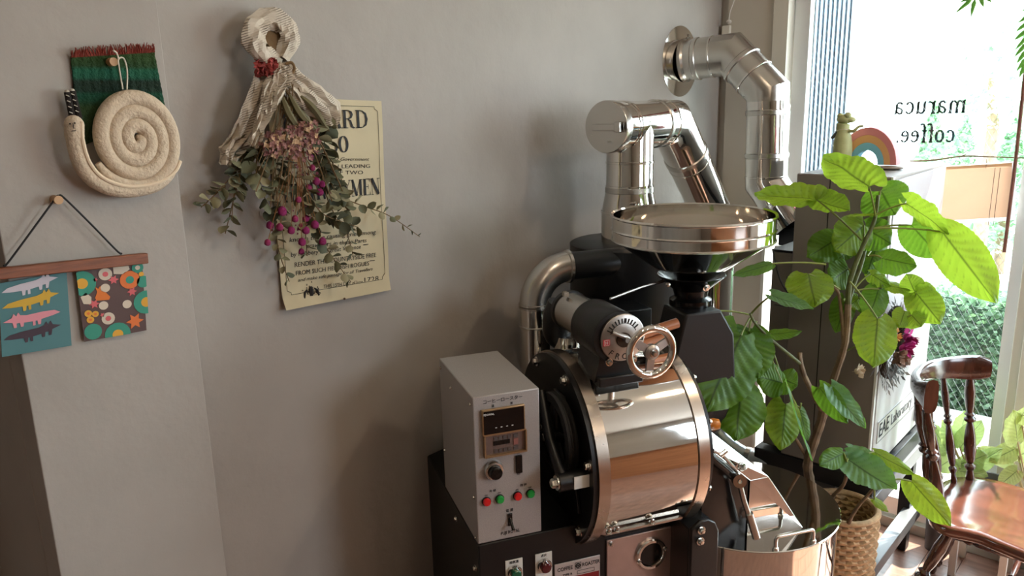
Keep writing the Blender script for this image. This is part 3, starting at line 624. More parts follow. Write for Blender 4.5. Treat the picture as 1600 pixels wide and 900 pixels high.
def card(name, lab, corners, m, y=PF-.009):
    ps = [onp(*c, 1, y) for c in corners]; o = sum(ps, V())/4; t = thing(name, lab, 'card', o)
    q = [p-o for p in ps]; th = V((0, .0012, 0))
    ob('card_sheet', MB().add(q+[p+th for p in q], [(0, 1, 2, 3), (7, 6, 5, 4), (0, 4, 5, 1), (1, 5, 6, 2), (2, 6, 7, 3), (3, 7, 4, 0)]), m, t, smooth=False)
    axx = (q[1]-q[0]); ayy = (q[0]-q[3])
    def P(u, v): return q[3]+axx*u+(q[0]-q[3]).lerp(q[1]-q[2], u)*v+V((0, -.0009, 0))
    return t, P
t1, P1 = card('picture_card', 'teal picture card of four long animals, under the bar', [(-2, 443), (104, 425), (112, 540), (3, 558)], mat('card_teal', (72, 118, 122), .6))
def flat(P, pts, z=0): return MB().add([P(u, v)+V((0, -z, 0)) for u, v in pts], [tuple(range(len(pts)))])
def animal(vy, col, lab, flip=False):
    pts = [(.03, vy), (.12, vy+.045), (.3, vy+.06), (.55, vy+.062), (.64, vy+.08), (.67, vy+.125), (.70, vy+.075), (.74, vy+.12), (.77, vy+.065), (.90, vy+.03), (.76, vy+.0),
           (.74, vy-.075), (.70, vy-.075), (.70, vy-.02), (.65, vy-.02), (.64, vy-.08), (.60, vy-.08), (.59, vy-.03), (.46, vy-.04), (.46, vy-.10), (.42, vy-.10), (.42, vy-.04), (.39, vy-.04), (.38, vy-.10), (.34, vy-.10), (.33, vy-.035), (.15, vy-.02)]
    if flip: pts = [(.93-u, v) for u, v in pts][::-1]
    ob('printed_animal', flat(P1, pts), mat('print'+str(col[0]), col, .7), t1, smooth=False, label=lab)
animal(.865, (196, 188, 196), 'white long animal'); animal(.655, (200, 160, 52), 'yellow long animal'); animal(.43, (214, 140, 150), 'pink long animal', True); animal(.225, (62, 46, 56), 'dark brown long animal')
t2, P2 = card('picture_card', 'brown picture card with teal and orange flowers, under the bar', [(118, 421), (222, 409), (229, 516), (132, 534)], mat('card_brown', (84, 60, 56), .6))
def disc(P, u, v, r, m, nm, par, n=18, z=0, rin=0, star=0):
    pts = []
    for k in range(n):
        a = 2*pi*k/n; rr_ = r*(1-star*(k % 2)); uu, vv = u+rr_*cos(a), v+rr_*sin(a)*.85
        pts.append((min(1, max(0, uu)), min(1, max(0, vv))))
    return ob(nm, flat(P, pts, z), m, par, smooth=False)
cm = lambda n, c: mat('pr_'+n, c, .7)
teal, yel, ora, pnk, wht = cm('teal', (54, 140, 118)), cm('yel', (214, 158, 52)), cm('ora', (216, 112, 52)), cm('pnk', (206, 96, 100)), cm('wht', (206, 190, 170))
for (u, v, r, m, m2) in ((.06, .80, .20, teal, yel), (.98, .42, .20, teal, yel), (.5, .02, .20, teal, yel), (.14, .12, .13, teal, None), (.88, .93, .09, teal, wht), (.95, .72, .10, teal, None), (.4, .89, .10, wht, pnk), (.38, .27, .10, wht, pnk), (.75, .77, .15, ora, teal),
                         (.38, .70, .07, wht, None), (.33, .46, .07, wht, None), (.68, .43, .07, wht, None), (.10, .38, .055, yel, ora), (.2, .36, .05, yel, ora), (.12, .29, .055, yel, ora), (.93, .83, .04, yel, None)):
    disc(P2, u, v, r, m, 'printed_flower', t2)
    if m2: disc(P2, u, v, r*.42, m2, 'flower_centre', t2, z=.0003)
for (u, v, r, m) in ((.51, .80, .08, pnk), (.77, .60, .08, pnk), (.20, .50, .08, pnk), (.78, .17, .14, ora), (.25, .83, .04, pnk), (.3, .33, .04, pnk)): disc(P2, u, v, r, m, 'printed_star', t2, 12, star=.5)
ob('printed_leaf', flat(P2, [(.05, .52), (.02, .62), (.10, .67), (.17, .60), (.16, .50)]), wht, t2, smooth=False); ob('printed_leaf', flat(P2, [(.52, .88), (.52, .99), (.74, .99), (.76, .92), (.66, .86)]), wht, t2, smooth=False)
ob('printed_animal', flat(P2, [(.22, .58), (.26, .66), (.24, .73), (.28, .70), (.31, .74), (.32, .67), (.38, .64), (.44, .57), (.42, .53), (.24, .54)]), cm('fox', (216, 116, 44)), t2, smooth=False)

# ------------------------------------------------------------------ poster
ty = WY-.004
pT = V((1.093, WY-.003, 1.432)); ps = thing('poster', 'yellowed reward poster pinned to the wall behind the dried bouquet', 'poster', pT)
cr = [onp(*c, 1, WY-.003)-pT for c in ((424, 153), (594, 158), (607, 452), (440, 483))]
cr[0] = cr[3] + (cr[1]-cr[2])
def pf(u, v, off=0):   # u across, v from top
    p = cr[0].lerp(cr[1], u).lerp(cr[3].lerp(cr[2], u), v)
    k = max(0, (v-.90)/.10); p.y -= .004 + .016*k*k*(1-.6*u) + .003*sin(u*7+v*9)*.4 + off; return p
G = MB().grid(lambda u, v: pf(u, v), 24, 40); G2 = MB().grid(lambda u, v: pf(u, v)+V((0, .0006, 0)), 24, 40)
ob('poster_sheet', G.add(G2.v, [tuple(reversed(f)) for f in G2.f]), paper, ps, fix=False)
ax_ = V((1, 0, -.03)).normalized(); ay_ = V((.02, 0, 1)).normalized()
def uv(px, py):
    p = onp(px, py, 1, ty)-pT; p.y = 0; return p
GL = {  # caps and figures: list of (points, widths); advance
 'R': ([([(.16, 0), (.16, 1)], [.17, .17]), ([(0, .02), (.34, .02)], [.04, .04]), ([(0, .98), (.35, .98)], [.04, .04]), ([(.2, .98), (.40, .97), (.54, .88), (.57, .76), (.53, .62), (.40, .52), (.2, .51)], [.04, .05, .13, .17, .13, .05, .04]), ([(.36, .50), (.48, .40), (.56, .10), (.66, .02), (.74, .05)], [.04, .12, .15, .08, .03])], .78),
 'D': ([([(.16, 0), (.16, 1)], [.17, .17]), ([(0, .02), (.34, .02)], [.04, .04]), ([(0, .98), (.35, .98)], [.04, .04]), ([(.2, .98), (.42, .95), (.60, .80), (.66, .5), (.60, .20), (.42, .05), (.2, .02)], [.04, .06, .14, .18, .14, .06, .04])], .80),
 'E': ([([(.16, 0), (.16, 1)], [.17, .17]), ([(0, .02), (.6, .02)], [.04, .04]), ([(0, .98), (.58, .98)], [.04, .04]), ([(.2, .52), (.45, .52)], [.04, .04]), ([(.60, .0), (.60, .24)], [.07, .01]), ([(.58, 1), (.58, .78)], [.07, .01]), ([(.45, .66), (.45, .38)], [.03, .03])], .70),
 'M': ([([(.10, 0), (.10, 1)], [.04, .04]), ([(.10, 1), (.44, .02)], [.17, .17]), ([(.44, .02), (.76, 1)], [.04, .04]), ([(.80, 0), (.80, 1)], [.17, .17]), ([(0, .02), (.22, .02)], [.04, .04]), ([(.64, .02), (.96, .02)], [.04, .04]), ([(0, .98), (.16, .98)], [.04, .04]), ([(.74, .98), (.96, .98)], [.04, .04])], 1.02),
 'N': ([([(.10, 0), (.10, 1)], [.04, .04]), ([(.10, 1), (.66, .02)], [.18, .18]), ([(.66, 0), (.66, 1)], [.04, .04]), ([(0, .02), (.22, .02)], [.04, .04]), ([(.54, .98), (.80, .98)], [.04, .04]), ([(0, .98), (.16, .98)], [.04, .04])], .84),
 'Y': ([([(.10, 1), (.38, .45)], [.17, .16]), ([(.38, .5), (.38, 0)], [.17, .17]), ([(.38, .45), (.66, 1)], [.04, .04]), ([(0, .98), (.28, .98)], [.04, .04]), ([(.55, .98), (.76, .98)], [.04, .04]), ([(.22, .02), (.54, .02)], [.04, .04])], .78),
 'W': ([([(.10, 1), (.32, 0)], [.16, .14]), ([(.32, 0), (.50, 1)], [.04, .04]), ([(.48, 1), (.70, 0)], [.16, .14]), ([(.70, 0), (.90, 1)], [.04, .04]), ([(0, .98), (.25, .98)], [.04, .04]), ([(.8, .98), (1, .98)], [.04, .04])], 1.0),
 'A': ([([(.10, 0), (.36, 1)], [.04, .04]), ([(.36, 1), (.64, 0)], [.16, .17]), ([(.18, .34), (.52, .34)], [.04, .04]), ([(0, .02), (.22, .02)], [.04, .04]), ([(.5, .02), (.78, .02)], [.04, .04])], .78),
 'H': ([([(.14, 0), (.14, 1)], [.16, .16]), ([(.64, 0), (.64, 1)], [.16, .16]), ([(.14, .52), (.64, .52)], [.04, .04]), ([(0, .02), (.28, .02)], [.04, .04]), ([(.5, .02), (.78, .02)], [.04, .04]), ([(0, .98), (.28, .98)], [.04, .04]), ([(.5, .98), (.78, .98)], [.04, .04])], .82),
 'I': ([([(.16, 0), (.16, 1)], [.17, .17]), ([(0, .02), (.32, .02)], [.04, .04]), ([(0, .98), (.32, .98)], [.04, .04])], .38),
 'G': ([([(.62, .80), (.5, .95), (.36, .98), (.2, .86), (.12, .5), (.2, .14), (.36, .02), (.52, .05), (.62, .2)], [.03, .05, .05, .14, .18, .14, .05, .04, .05]), ([(.62, .4), (.62, .0)], [.15, .15]), ([(.48, .42), (.74, .42)], [.04, .04])], .80),
 '5': ([([(.10, .93), (.52, .93)], [.14, .14]), ([(.10, 1), (.08, .50)], [.04, .04]), ([(.08, .54), (.2, .60), (.36, .60), (.48, .50), (.52, .32), (.46, .12), (.30, .02), (.15, .03), (.08, .14)], [.03, .04, .07, .14, .18, .13, .05, .05, .14])], .64),
 '0': ([([(.32+.24*sin(a), .5+.47*cos(a)) for a in [2*pi*k/20 for k in range(21)]], [.04+.14*abs(sin(2*pi*k/20)) for k in range(21)])], .66),
 'm': ([([(.10, 0), (.10, .95)], [.10, .10]), ([(0, .95), (.12, .95)], [.04, .04]), ([(.12, .72), (.25, .92), (.40, .93), (.48, .75), (.48, 0)], [.03, .05, .07, .1, .1]), ([(.50, .72), (.63, .92), (.78, .93), (.86, .75), (.86, 0)], [.03, .05, .07, .1, .1])] + [([(x-.10, .02), (x+.10, .02)], [.04, .04]) for x in (.1, .48, .86)], 1.08),
 'a': ([([(.10, .80), (.22, .95), (.38, .93), (.46, .76), (.46, .14), (.52, .03), (.60, .06)], [.10, .05, .07, .1, .1, .06, .03]), ([(.46, .58), (.2, .46), (.08, .24), (.15, .05), (.28, .03), (.46, .2)], [.03, .06, .10, .08, .05, .03])], .70),
 'r': ([([(.12, 0), (.12, .95)], [.10, .10]), ([(0, .95), (.14, .95)], [.04, .04]), ([(0, .02), (.24, .02)], [.04, .04]), ([(.14, .68), (.26, .9), (.38, .93), (.46, .84)], [.03, .04, .07, .10])], .58),
 'u': ([([(.10, .95), (.10, .25), (.2, .05), (.35, .04), (.50, .22)], [.10, .10, .08, .05, .03]), ([(.50, .95), (.50, 0)], [.10, .10]), ([(0, .95), (.12, .95)], [.04, .04]), ([(.40, .95), (.52, .95)], [.04, .04]), ([(.5, .02), (.60, .02)], [.04, .04])], .74),
 'c': ([([(.48, .76), (.40, .92), (.28, .96), (.13, .80), (.08, .5), (.13, .18), (.28, .03), (.42, .07), (.52, .22)], [.11, .07, .04, .08, .11, .08, .04, .04, .03])], .66),
 'o': ([([(.30+.22*sin(a), .49+.46*cos(a)) for a in [2*pi*k/18 for k in range(19)]], [.035+.075*abs(sin(2*pi*k/18)) for k in range(19)])], .70),
 'f': ([([(.14, 0), (.14, 1.2), (.22, 1.48), (.36, 1.5), (.42, 1.40)], [.10, .10, .07, .05, .09]), ([(0, .95), (.32, .95)], [.04, .04]), ([(.02, .02), (.28, .02)], [.04, .04])], .46),
 'e': ([([(.10, .55), (.50, .55)], [.04, .04]), ([(.50, .55), (.46, .82), (.30, .96), (.14, .82), (.08, .5), (.14, .18), (.30, .03), (.44, .08), (.52, .22)], [.09, .07, .04, .08, .11, .08, .04, .04, .03])], .66),
 '.': ([([(.05, .07), (.17, .07)], [.12, .12])], .3), ' ': ([], .35)}
def glyphs(s, o, ax, ay, h, sx, z=.0, bold=0):
    mb = MB(); x = 0
    for chh in s:
        st, adv = GL[chh]
        for pts, ws in st: mb.stroke([(p[0]*sx+x, p[1]) for p in pts], [w_+bold for w_ in ws], o, ax, ay, z, h)
        x += adv*sx
    return mb
def gw(s): return sum(GL[c][1] for c in s)
def big(s, right_px, base_y, h, sx, par):
    """set so the line ends at the pixel column right_px"""
    e = uv(*right_px); wdt = gw(s)*h*sx; o = e-ax_*wdt; o.y = -.0058
    return ob('lettering', glyphs(s, o, ax_, ay_, h, sx), ink, par, smooth=False, fix=False)
big('REWARD', (575, 200), 0, .042, 1.18, ps); big('50', (544, 238), 0, .039, 1.15, ps); big('HIGHWAYMEN', (593, 303), 0, .040, .86, ps)
def line(s, a, b, size, shear=0, sx=None, align='RIGHT'):
    p = uv(*a); q = uv(*b); d = (q-p).normalized(); mt_ = plane_m(V((q.x, -.0060, q.z)), d, V((-d.z, 0, d.x)))
    t = text('lettering', s, size, Matrix.Identity(4), ink, ps, align='RIGHT', shear=shear, ext=.0001)
    wdt = max(v.co.x for v in t.data.vertices)-min(v.co.x for v in t.data.vertices)
    if sx is None: sx = (q-p).length/wdt
    t.data.transform(mt_ @ Matrix.Diagonal((sx, 1, 1, 1)))
line('Majesty\'s Government', (492, 251), (574, 251), .0115, .35)
line('UPON LEADING', (497, 263), (577, 262), .0125); line('CAPTURE OF TWO', (462, 273), (566, 272), .0125); line('of', (503, 207), (512, 207), .011, .35)
line('known to be causing grief among', (450, 378), (585, 365), .0145, .12); line('travellers in these Parts', (478, 387), (571, 378), .0145, .12); line('by Robbery and great Violence', (453, 401), (562, 388), .0145, .12)
line('RENDER THIS COUNTRYSIDE FREE', (459, 417), (586, 401), .0155); line('FROM SUCH FIENDISH ROGUES', (461, 430), (575, 414), .0148)
line('and make safe passage for all Travellers', (463, 440), (580, 422), .0115, .35); line('THIS 15TH DAY of June', (504, 450), (565, 442), .0125); line('1728', (568, 441), (590, 438), .0175)
bdm = MB()
def border(pts, w_=.0009):
    P = [pf(u, v, .0012) for u, v in pts]; bdm.tube(P, w_*.6, 4)
i_ = .045; k_ = .03
def ul(u0, v0, u1, v1, n=16): return [(u0+(u1-u0)*t/n, v0+(v1-v0)*t/n) for t in range(n+1)]
v0_, v1_ = .03, .935
border(ul(i_+k_, v0_, 1-i_-k_, v0_)+[(1-i_-k_, v0_+.01), (1-i_, v0_+.022)]+ul(1-i_, v0_+.03, 1-i_, v1_-.03)+[(1-i_-k_, v1_-.01)]+ul(1-i_-k_, v1_, i_+k_, v1_)+[(i_+k_, v1_-.012), (i_, v1_-.022)]+ul(i_, v1_-.03, i_, v0_+.03)+[(i_+k_, v0_+.012), (i_+k_, v0_)])
ob('border_line', bdm, ink, ps, fix=False)
arms = MB(); ao = uv(484, 456); ao.y = -.0068
rr2 = random.Random(3)
for k in range(46):
    a = rr2.uniform(0, 2*pi); q = ao+V((rr2.gauss(0, .011), 0, rr2.gauss(-.001, .007))); l_ = rr2.uniform(.0015, .005)
    arms.tube([q, q+V((cos(a)*l_, 0, sin(a)*l_*1.3))], .0009, 4)
for sgn in (-1, 1): arms.tube([ao+V((sgn*.020, 0, -.011)), ao+V((sgn*.017, 0, .002)), ao+V((sgn*.010, 0, .008))], [.003, .0028, .0016], 6)
arms.tube([ao+V((0, 0, -.008)), ao+V((0, 0, .007)), ao+V((0, 0, .014))], [.005, .006, .002], 6).box(ao.x-.022, ao.x+.022, ao.y-.0004, ao.y+.0004, ao.z-.014, ao.z-.012)
ob('coat_of_arms', arms, ink, ps, fix=False)
line('-', (567, 385), (575, 384), .02); line('-', (577, 410), (585, 409), .02)
pin = uv(531, 465); ob('pin', MB().ball(V((pin.x, -.020, pin.z)), .0028), mat('brown_pin', (96, 70, 50), .4), ps)

# ------------------------------------------------------------------ dried bouquet
BY = 1.50
bqo = V((.935, WY, 1.76)); bq = thing('dried_bouquet', 'dried flower bouquet in newspaper hanging upside down on the wall', 'bouquet', bqo)
def bp_(px, py, y=BY): return onp(px, py, 1, y)-bqo
news = bpy.data.materials.new('newspaper'); news.use_nodes = True; N = news.node_tree.nodes; L = news.node_tree.links
b = N['Principled BSDF']; b.inputs['Roughness'].default_value = .9
tcn = N.new('ShaderNodeTexCoord'); mp = N.new('ShaderNodeMapping'); mp.inputs['Rotation'].default_value = (0, .35, 0); L.new(tcn.outputs['Object'], mp.inputs[0])
wv = N.new('ShaderNodeTexWave'); wv.wave_type = 'BANDS'; wv.bands_direction = 'Z'; wv.inputs['Scale'].default_value = 72; wv.inputs['Distortion'].default_value = .8; wv.inputs['Detail'].default_value = 3; L.new(mp.outputs[0], wv.inputs[0])
ns = N.new('ShaderNodeTexNoise'); ns.inputs['Scale'].default_value = 30; L.new(mp.outputs[0], ns.inputs[0])
ma = N.new('ShaderNodeMath'); ma.operation = 'MULTIPLY'; L.new(wv.outputs['Fac'], ma.inputs[0]); L.new(ns.outputs[0], ma.inputs[1])
rp = N.new('ShaderNodeValToRGB'); rp.color_ramp.elements[0].position = .43; rp.color_ramp.elements[0].color = (*lin((202, 190, 172)), 1); rp.color_ramp.elements[1].position = .54; rp.color_ramp.elements[1].color = (*lin((112, 102, 92)), 1)
L.new(ma.outputs[0], rp.inputs[0]); L.new(rp.outputs[0], b.inputs['Base Color'])
def crumple(path, rad, flat_=1., n=20, seed=1, amp=.25, name='paper_wrap', m=news, lab=None):
    P = spline(path, 4); k = len(P); mb = MB(); vs = []; fs = []
    rs = [rad[0]]; 
    for i, p in enumerate(P):
        t = i/(k-1)*(len(rad)-1); j = min(int(t), len(rad)-2); rr_ = rad[j]+(rad[j+1]-rad[j])*(t-j)
        tg_ = (P[min(i+1, k-1)]-P[max(i-1, 0)]).normalized(); x = V((0, 1, 0)).cross(tg_).normalized(); y = V((0, 1, 0))
        for q in range(n):
            a = 2*pi*q/n; nz = 1+amp*noise.noise(V((cos(a)*2.2+seed, sin(a)*2.2, i*.33)))*1.6+amp*.5*((q*7+seed) % 3-1)*.4
            vs.append(p+(x*cos(a)+y*sin(a)*flat_)*rr_*nz)
    for i in range(k-1):
        for q in range(n): fs.append((i*n+q, i*n+(q+1) % n, (i+1)*n+(q+1) % n, (i+1)*n+q))
    return ob(name, mb.add(vs, fs), m, bq, smooth=False, fix=False, label=lab)
# knotted loop at the top
crumple([bp_(440, 92), bp_(452, 62, BY-.005), bp_(444, 38), bp_(420, 30), bp_(402, 44), bp_(398, 68, BY-.012), bp_(412, 88, BY-.01), bp_(436, 98)], [.014, .021, .020, .019, .021, .023, .021, .015], .8, 13, 2, amp=.45)
crumple([bp_(405, 50, BY+.015), bp_(425, 64, BY+.012), bp_(440, 80, BY+.01)], [.012, .022, .012], .5, 14, 5, m=mat('brown_inner_paper', (120, 96, 66), .9), lab='brown paper inside the loop')  # browner and darker than the newsprint wrap
# hanging paper tails
def sheet(rows, name='paper_tail', m=news, seed=0, lab=None):
    """rows of points (left..right) down the tail -> pleated sheet"""
    def fn(u, v):
        t = v*(len(rows)-1); j = min(int(t), len(rows)-2); f_ = t-j; A, B = rows[j], rows[j+1]
        def ev(row):
            s_ = u*(len(row)-1); i = min(int(s_), len(row)-2); return row[i].lerp(row[i+1], s_-i)
        p = ev(A).lerp(ev(B), f_).copy(); p.y += .007*(.4+v)*sin(u*19+seed+v*2) + .006*noise.noise(V((u*5, v*5, seed))); p.x += .002*noise.noise(V((v*9, u*9, seed))); return p
    def fj(u, v):
        p = fn(u, v); q = V((noise.noise(V((u*9+seed, v*11, 1))), noise.noise(V((u*9, v*11+seed, 5))), noise.noise(V((u*8, v*8, seed+9)))))*.0075; return p+q
    a = MB().grid(fj, 13, 15); c = MB().grid(lambda u, v: fj(u, v)+V((0, .0007, 0)), 13, 15)
    return ob(name, a.add(c.v, [tuple(reversed(f)) for f in c.f]), m, bq, smooth=False, fix=False, label=lab)
sheet([[bp_(434, 104), bp_(452, 92)], [bp_(444, 134, BY-.02), bp_(478, 118, BY-.02)], [bp_(462, 160, BY-.03), bp_(508, 138, BY-.02)], [bp_(486, 182, BY-.03), bp_(536, 162, BY-.01)], [bp_(506, 200, BY-.02), bp_(530, 194, BY-.01)]], seed=1)
sheet([[bp_(404, 98), bp_(446, 98)], [bp_(392, 130, BY-.02), bp_(452, 128, BY-.03)], [bp_(376, 170, BY-.02), bp_(428, 172, BY-.03)], [bp_(358, 210), bp_(400, 218, BY-.02)], [bp_(344, 232), bp_(374, 242)], [bp_(345, 255), bp_(364, 261)]], seed=4)
sheet([[bp_(426, 96, BY-.02), bp_(452, 98, BY-.03)], [bp_(412, 130, BY-.035), bp_(452, 122, BY-.04)], [bp_(404, 165, BY-.04), bp_(432, 160, BY-.04)], [bp_(396, 200, BY-.035), bp_(412, 200, BY-.035)], [bp_(384, 226, BY-.03), bp_(400, 231, BY-.03)]], seed=9)
sheet([[bp_(432, 100, BY-.03), bp_(452, 99, BY-.04)], [bp_(424, 130, BY-.04), bp_(458, 120, BY-.05)], [bp_(414, 165, BY-.045), bp_(440, 150, BY-.045)], [bp_(406, 190, BY-.04), bp_(420, 180, BY-.04)]], seed=12)
# tied band: red flower print
sheet([[bp_(398, 92, BY-.01), bp_(430, 90, BY-.03)], [bp_(396, 106, BY-.02), bp_(434, 102, BY-.04)], [bp_(402, 120, BY-.02), bp_(420, 118, BY-.035)]], name='printed_flower_paper', m=mat('red_flower_print', (158, 66, 62), .8, noise_s=70, amt=.45), seed=3, lab='red and pink flower print at the knot')
ob('twine', MB().tube(spline([bp_(446, 100, BY-.04), bp_(456, 98, BY-.045), bp_(460, 108, BY-.045), bp_(454, 118, BY-.045)], 5), .003, 8), mat('brown_raffia', (120, 92, 56), .8), bq)
# stems
sm_ = MB()
stem_c = bp_(450, 100, BY-.01)
tips = []
for i in range(30):
    e = bp_(R.uniform(395, 545), R.uniform(225, 330), BY-R.uniform(-.02, .05)); m0 = stem_c+V((R.uniform(-.03, .03), R.uniform(-.02, .01), R.uniform(-.06, -.02)))
    sm_.tube(spline([m0, m0.lerp(e, .5)+V((R.uniform(-.01, .01), -.005, 0)), e], 4), R.uniform(.0008, .0017), 4)
ob('stems', sm_, mat('dry_stem', (112, 88, 56), .85), bq, kind='stuff', fix=False)
wide = MB()
for (a_, b_, c_) in (((440, 150), (452, 180), (470, 205)), ((452, 148), (470, 180), (498, 208)), ((470, 150), (490, 170), (510, 200))):
    P = spline([bp_(*a_, BY-.03), bp_(*b_, BY-.04), bp_(*c_, BY-.03)], 6); wide.tube(P, [.003+.005*sin(pi*i/(len(P)-1)) for i in range(len(P))], 6)
ob('dry_blades', wide, mat('olive_blade', (104, 96, 66), .85), bq)
# eucalyptus leaves
euc = [mat('euc_%d' % i, c, .75, noise_s=40, amt=.12) for i, c in enumerate([(98, 100, 74), (122, 120, 90), (82, 86, 66), (140, 132, 100)])]
def round_leaf(m, cup):
    def fn(u, v):
        y = v; wd = sin(pi*min(1, v*1.02))**.6*.42; x = (u-.5)*2*wd; return V((x, cup*(x*x*2.2+.25*(v-.5)**2), y))
    mb = MB().grid(fn, 4, 6); return mesh('leaf', mb, m, fix=False)
lms = [round_leaf(m, c) for m in euc for c in (.5, -.3)]
nleaf = 0
def euleaf(p, d, s, tw_):
    global nleaf
    x, y, z = frame(d); q = Matrix.Rotation(tw_, 3, z); x = q @ x; y = q @ y
    o = bpy.data.objects.new('leaf', R.choice(lms)); C.objects.link(o); o.parent = bq
    o.matrix_local = Matrix.Translation(p) @ (Matrix((x, y, z)).transposed().to_4x4()) @ Matrix.Diagonal((s, s, s, 1)); nleaf += 1
def sprig(pts, nl, s0, s1, y0=BY, spread=1.):
    nl = int(nl*1.35)
    P = spline([bp_(*p[:2], p[2] if len(p) > 2 else y0) for p in pts], 8); k = len(P)
    smb.tube(P, [.0014*(1-.6*i/k)+.0003 for i in range(k)], 5)
    for i in range(nl):
        t = (i+.5)/nl; j = min(int(t*(k-1)), k-2); p = P[j]; d = (P[j+1]-P[j]).normalized(); s = (s0+(s1-s0)*t)*1.5
        sd = 1 if i % 2 else -1; side = V((0, 1, 0)).cross(d)*sd
        dr = (d*.6+side*R.uniform(.5, 1.2)*spread+V((0, R.uniform(-.7, .1), 0)))
        p2 = p.copy(); p2.y = min(p2.y, -.012); euleaf(p2, dr, s*R.uniform(.85, 1.15), R.uniform(-.8, .8))
smb = MB()
sprig([(400, 215), (380, 245), (362, 275), (318, 322)], 14, .022, .016)
sprig([(398, 225), (376, 262), (366, 300), (362, 345)], 14, .024, .016)
sprig([(352, 290), (335, 305), (314, 324)], 6, .018, .014)
sprig([(378, 262), (368, 300), (352, 365, 1.52)], 10, .020, .018)
sprig([(410, 225), (400, 260), (410, 300), (425, 330)], 14, .024, .020, BY-.02)
sprig([(420, 230), (430, 265), (432, 300), (440, 360)], 14, .023, .018, BY-.02)
sprig([(430, 330), (432, 370), (438, 400), (452, 440)], 9, .016, .012, BY)
sprig([(486, 190), (500, 235), (512, 275), (530, 310)], 16, .026, .020, BY-.02)
sprig([(490, 200), (505, 250), (520, 290), (545, 330)], 14, .024, .018, BY-.01)
sprig([(522, 305), (568, 322), (610, 338), (656, 370)], 13, .021, .008, BY-.005)
sprig([(500, 260), (515, 320), (540, 360), (552, 400)], 14, .022, .015, BY-.02)
sprig([(480, 300), (492, 350), (515, 395), (548, 440)], 15, .022, .016, BY-.01)
sprig([(470, 280), (500, 330), (530, 345), (560, 355)], 12, .022, .017, BY-.03)
sprig([(395, 205), (385, 225), (375, 250)], 8, .022, .02, BY+.01)
sprig([(498, 175), (506, 205), (508, 235), (515, 262)], 10, .026, .022, BY)
sprig([(440, 250), (465, 290), (475, 340), (480, 400)], 12, .020, .015, BY-.02)
ob('sprig_stems', smb, mat('dry_stem'), bq, kind='stuff', fix=False)
# hydrangea florets
hyd = [mat('floret_%d' % i, c, .85) for i, c in enumerate([(150, 104, 96), (176, 142, 108), (122, 78, 74)])]
for mi in range(3):
    mb = MB()
    for k in range(80):
        cxp, cyp, rx, ry = R.choice([(452, 218, 32, 22), (470, 232, 34, 20), (425, 225, 24, 20), (480, 205, 20, 18)])
        a = R.uniform(0, 2*pi); q = sqrt(R.random()); p = bp_(cxp+rx*q*cos(a), cyp+ry*q*sin(a), BY-.03-.022*(1-q*q)-R.uniform(0, .01))
        x, y, z = frame(V((R.uniform(-.7, .7), -1, R.uniform(-.6, .6))))
        for t in range(4):
            b0 = 2*pi*t/4+R.random(); d = x*cos(b0)+y*sin(b0); e = x*-sin(b0)+y*cos(b0); s = R.uniform(.004, .0062)
            mb.add([p, p+d*s*.6+e*s*.55+z*s*.3, p+d*s*1.3+z*s*.5, p+d*s*.6-e*s*.55+z*s*.3], [(0, 1, 2, 3)])
    ob('hydrangea_florets', mb, hyd[mi], bq, kind='stuff', fix=False)
# pink globe flowers
gl = [MB(), None]
gmb = MB().ball((0, 0, 0), 1, (1, 1, 1.05), 12, 9)
gmb.v = [tuple(V(p)*(1+.16*noise.noise(V(p)*4.5))) for p in gmb.v]
gms = [mesh('globe_flower', gmb, mat('magenta_bloom', (196, 52, 132), .8, noise_s=300, amt=.3, bump=1, bscale=300)), mesh('globe_flower', gmb, mat('dark_magenta_bloom', (140, 38, 84), .8, noise_s=300, amt=.3))]
thr = MB()
for k, (px, py, r, d) in enumerate([(486, 246, .006, 0), (494, 283, .0075, 0), (503, 288, .0065, 0), (482, 294, .0072, 1), (500, 300, .007, 0), (441, 330, .0085, 0), (422, 352, .0072, 0), (437, 355, .007, 1), (455, 360, .007, 0), (478, 341, .0068, 0), (492, 351, .0078, 0), (478, 360, .0072, 0), (470, 355, .0065, 1), (472, 378, .0075, 0), (504, 377, .0075, 0), (471, 393, .0058, 0), (418, 379, .0060, 1), (461, 342, .0065, 1), (498, 240, .006, 1), (466, 312, .006, 1), (488, 262, .006, 1)]):
    y_ = BY-.03+ (.012 if k % 3 == 0 else 0); o = bpy.data.objects.new('globe_flower', gms[d]); C.objects.link(o); o.parent = bq; o.location = bp_(px, py, y_); o.scale = (r*1.15,)*3
    thr.tube(spline([bp_(465+(px-465)*.2, 235, BY-.03), bp_((465+px)/2+R.uniform(-5, 5), (235+py)/2, BY-.032), bp_(px, py, y_)], 4), .0007, 4)
ob('flower_stalks', thr, mat('tan_stalk', (150, 104, 62), .85), bq, kind='stuff', fix=False)
fl = MB()
for k in range(70):
    p = bp_(R.gauss(470, 22), R.uniform(250, 365), BY-R.uniform(.0, .035)); a = V((R.uniform(-1, 1), R.uniform(-1, .2), R.uniform(-1, 1))).normalized()*R.uniform(.004, .009); c = a.cross(V((0, 1, 0)))*.5
    fl.add([p, p+a*.5+c, p+a, p+a*.5-c], [(0, 1, 2, 3)])
ob('dry_petals', fl, mat('mauve_petal', (130, 70, 82), .85), bq, kind='stuff', fix=False)

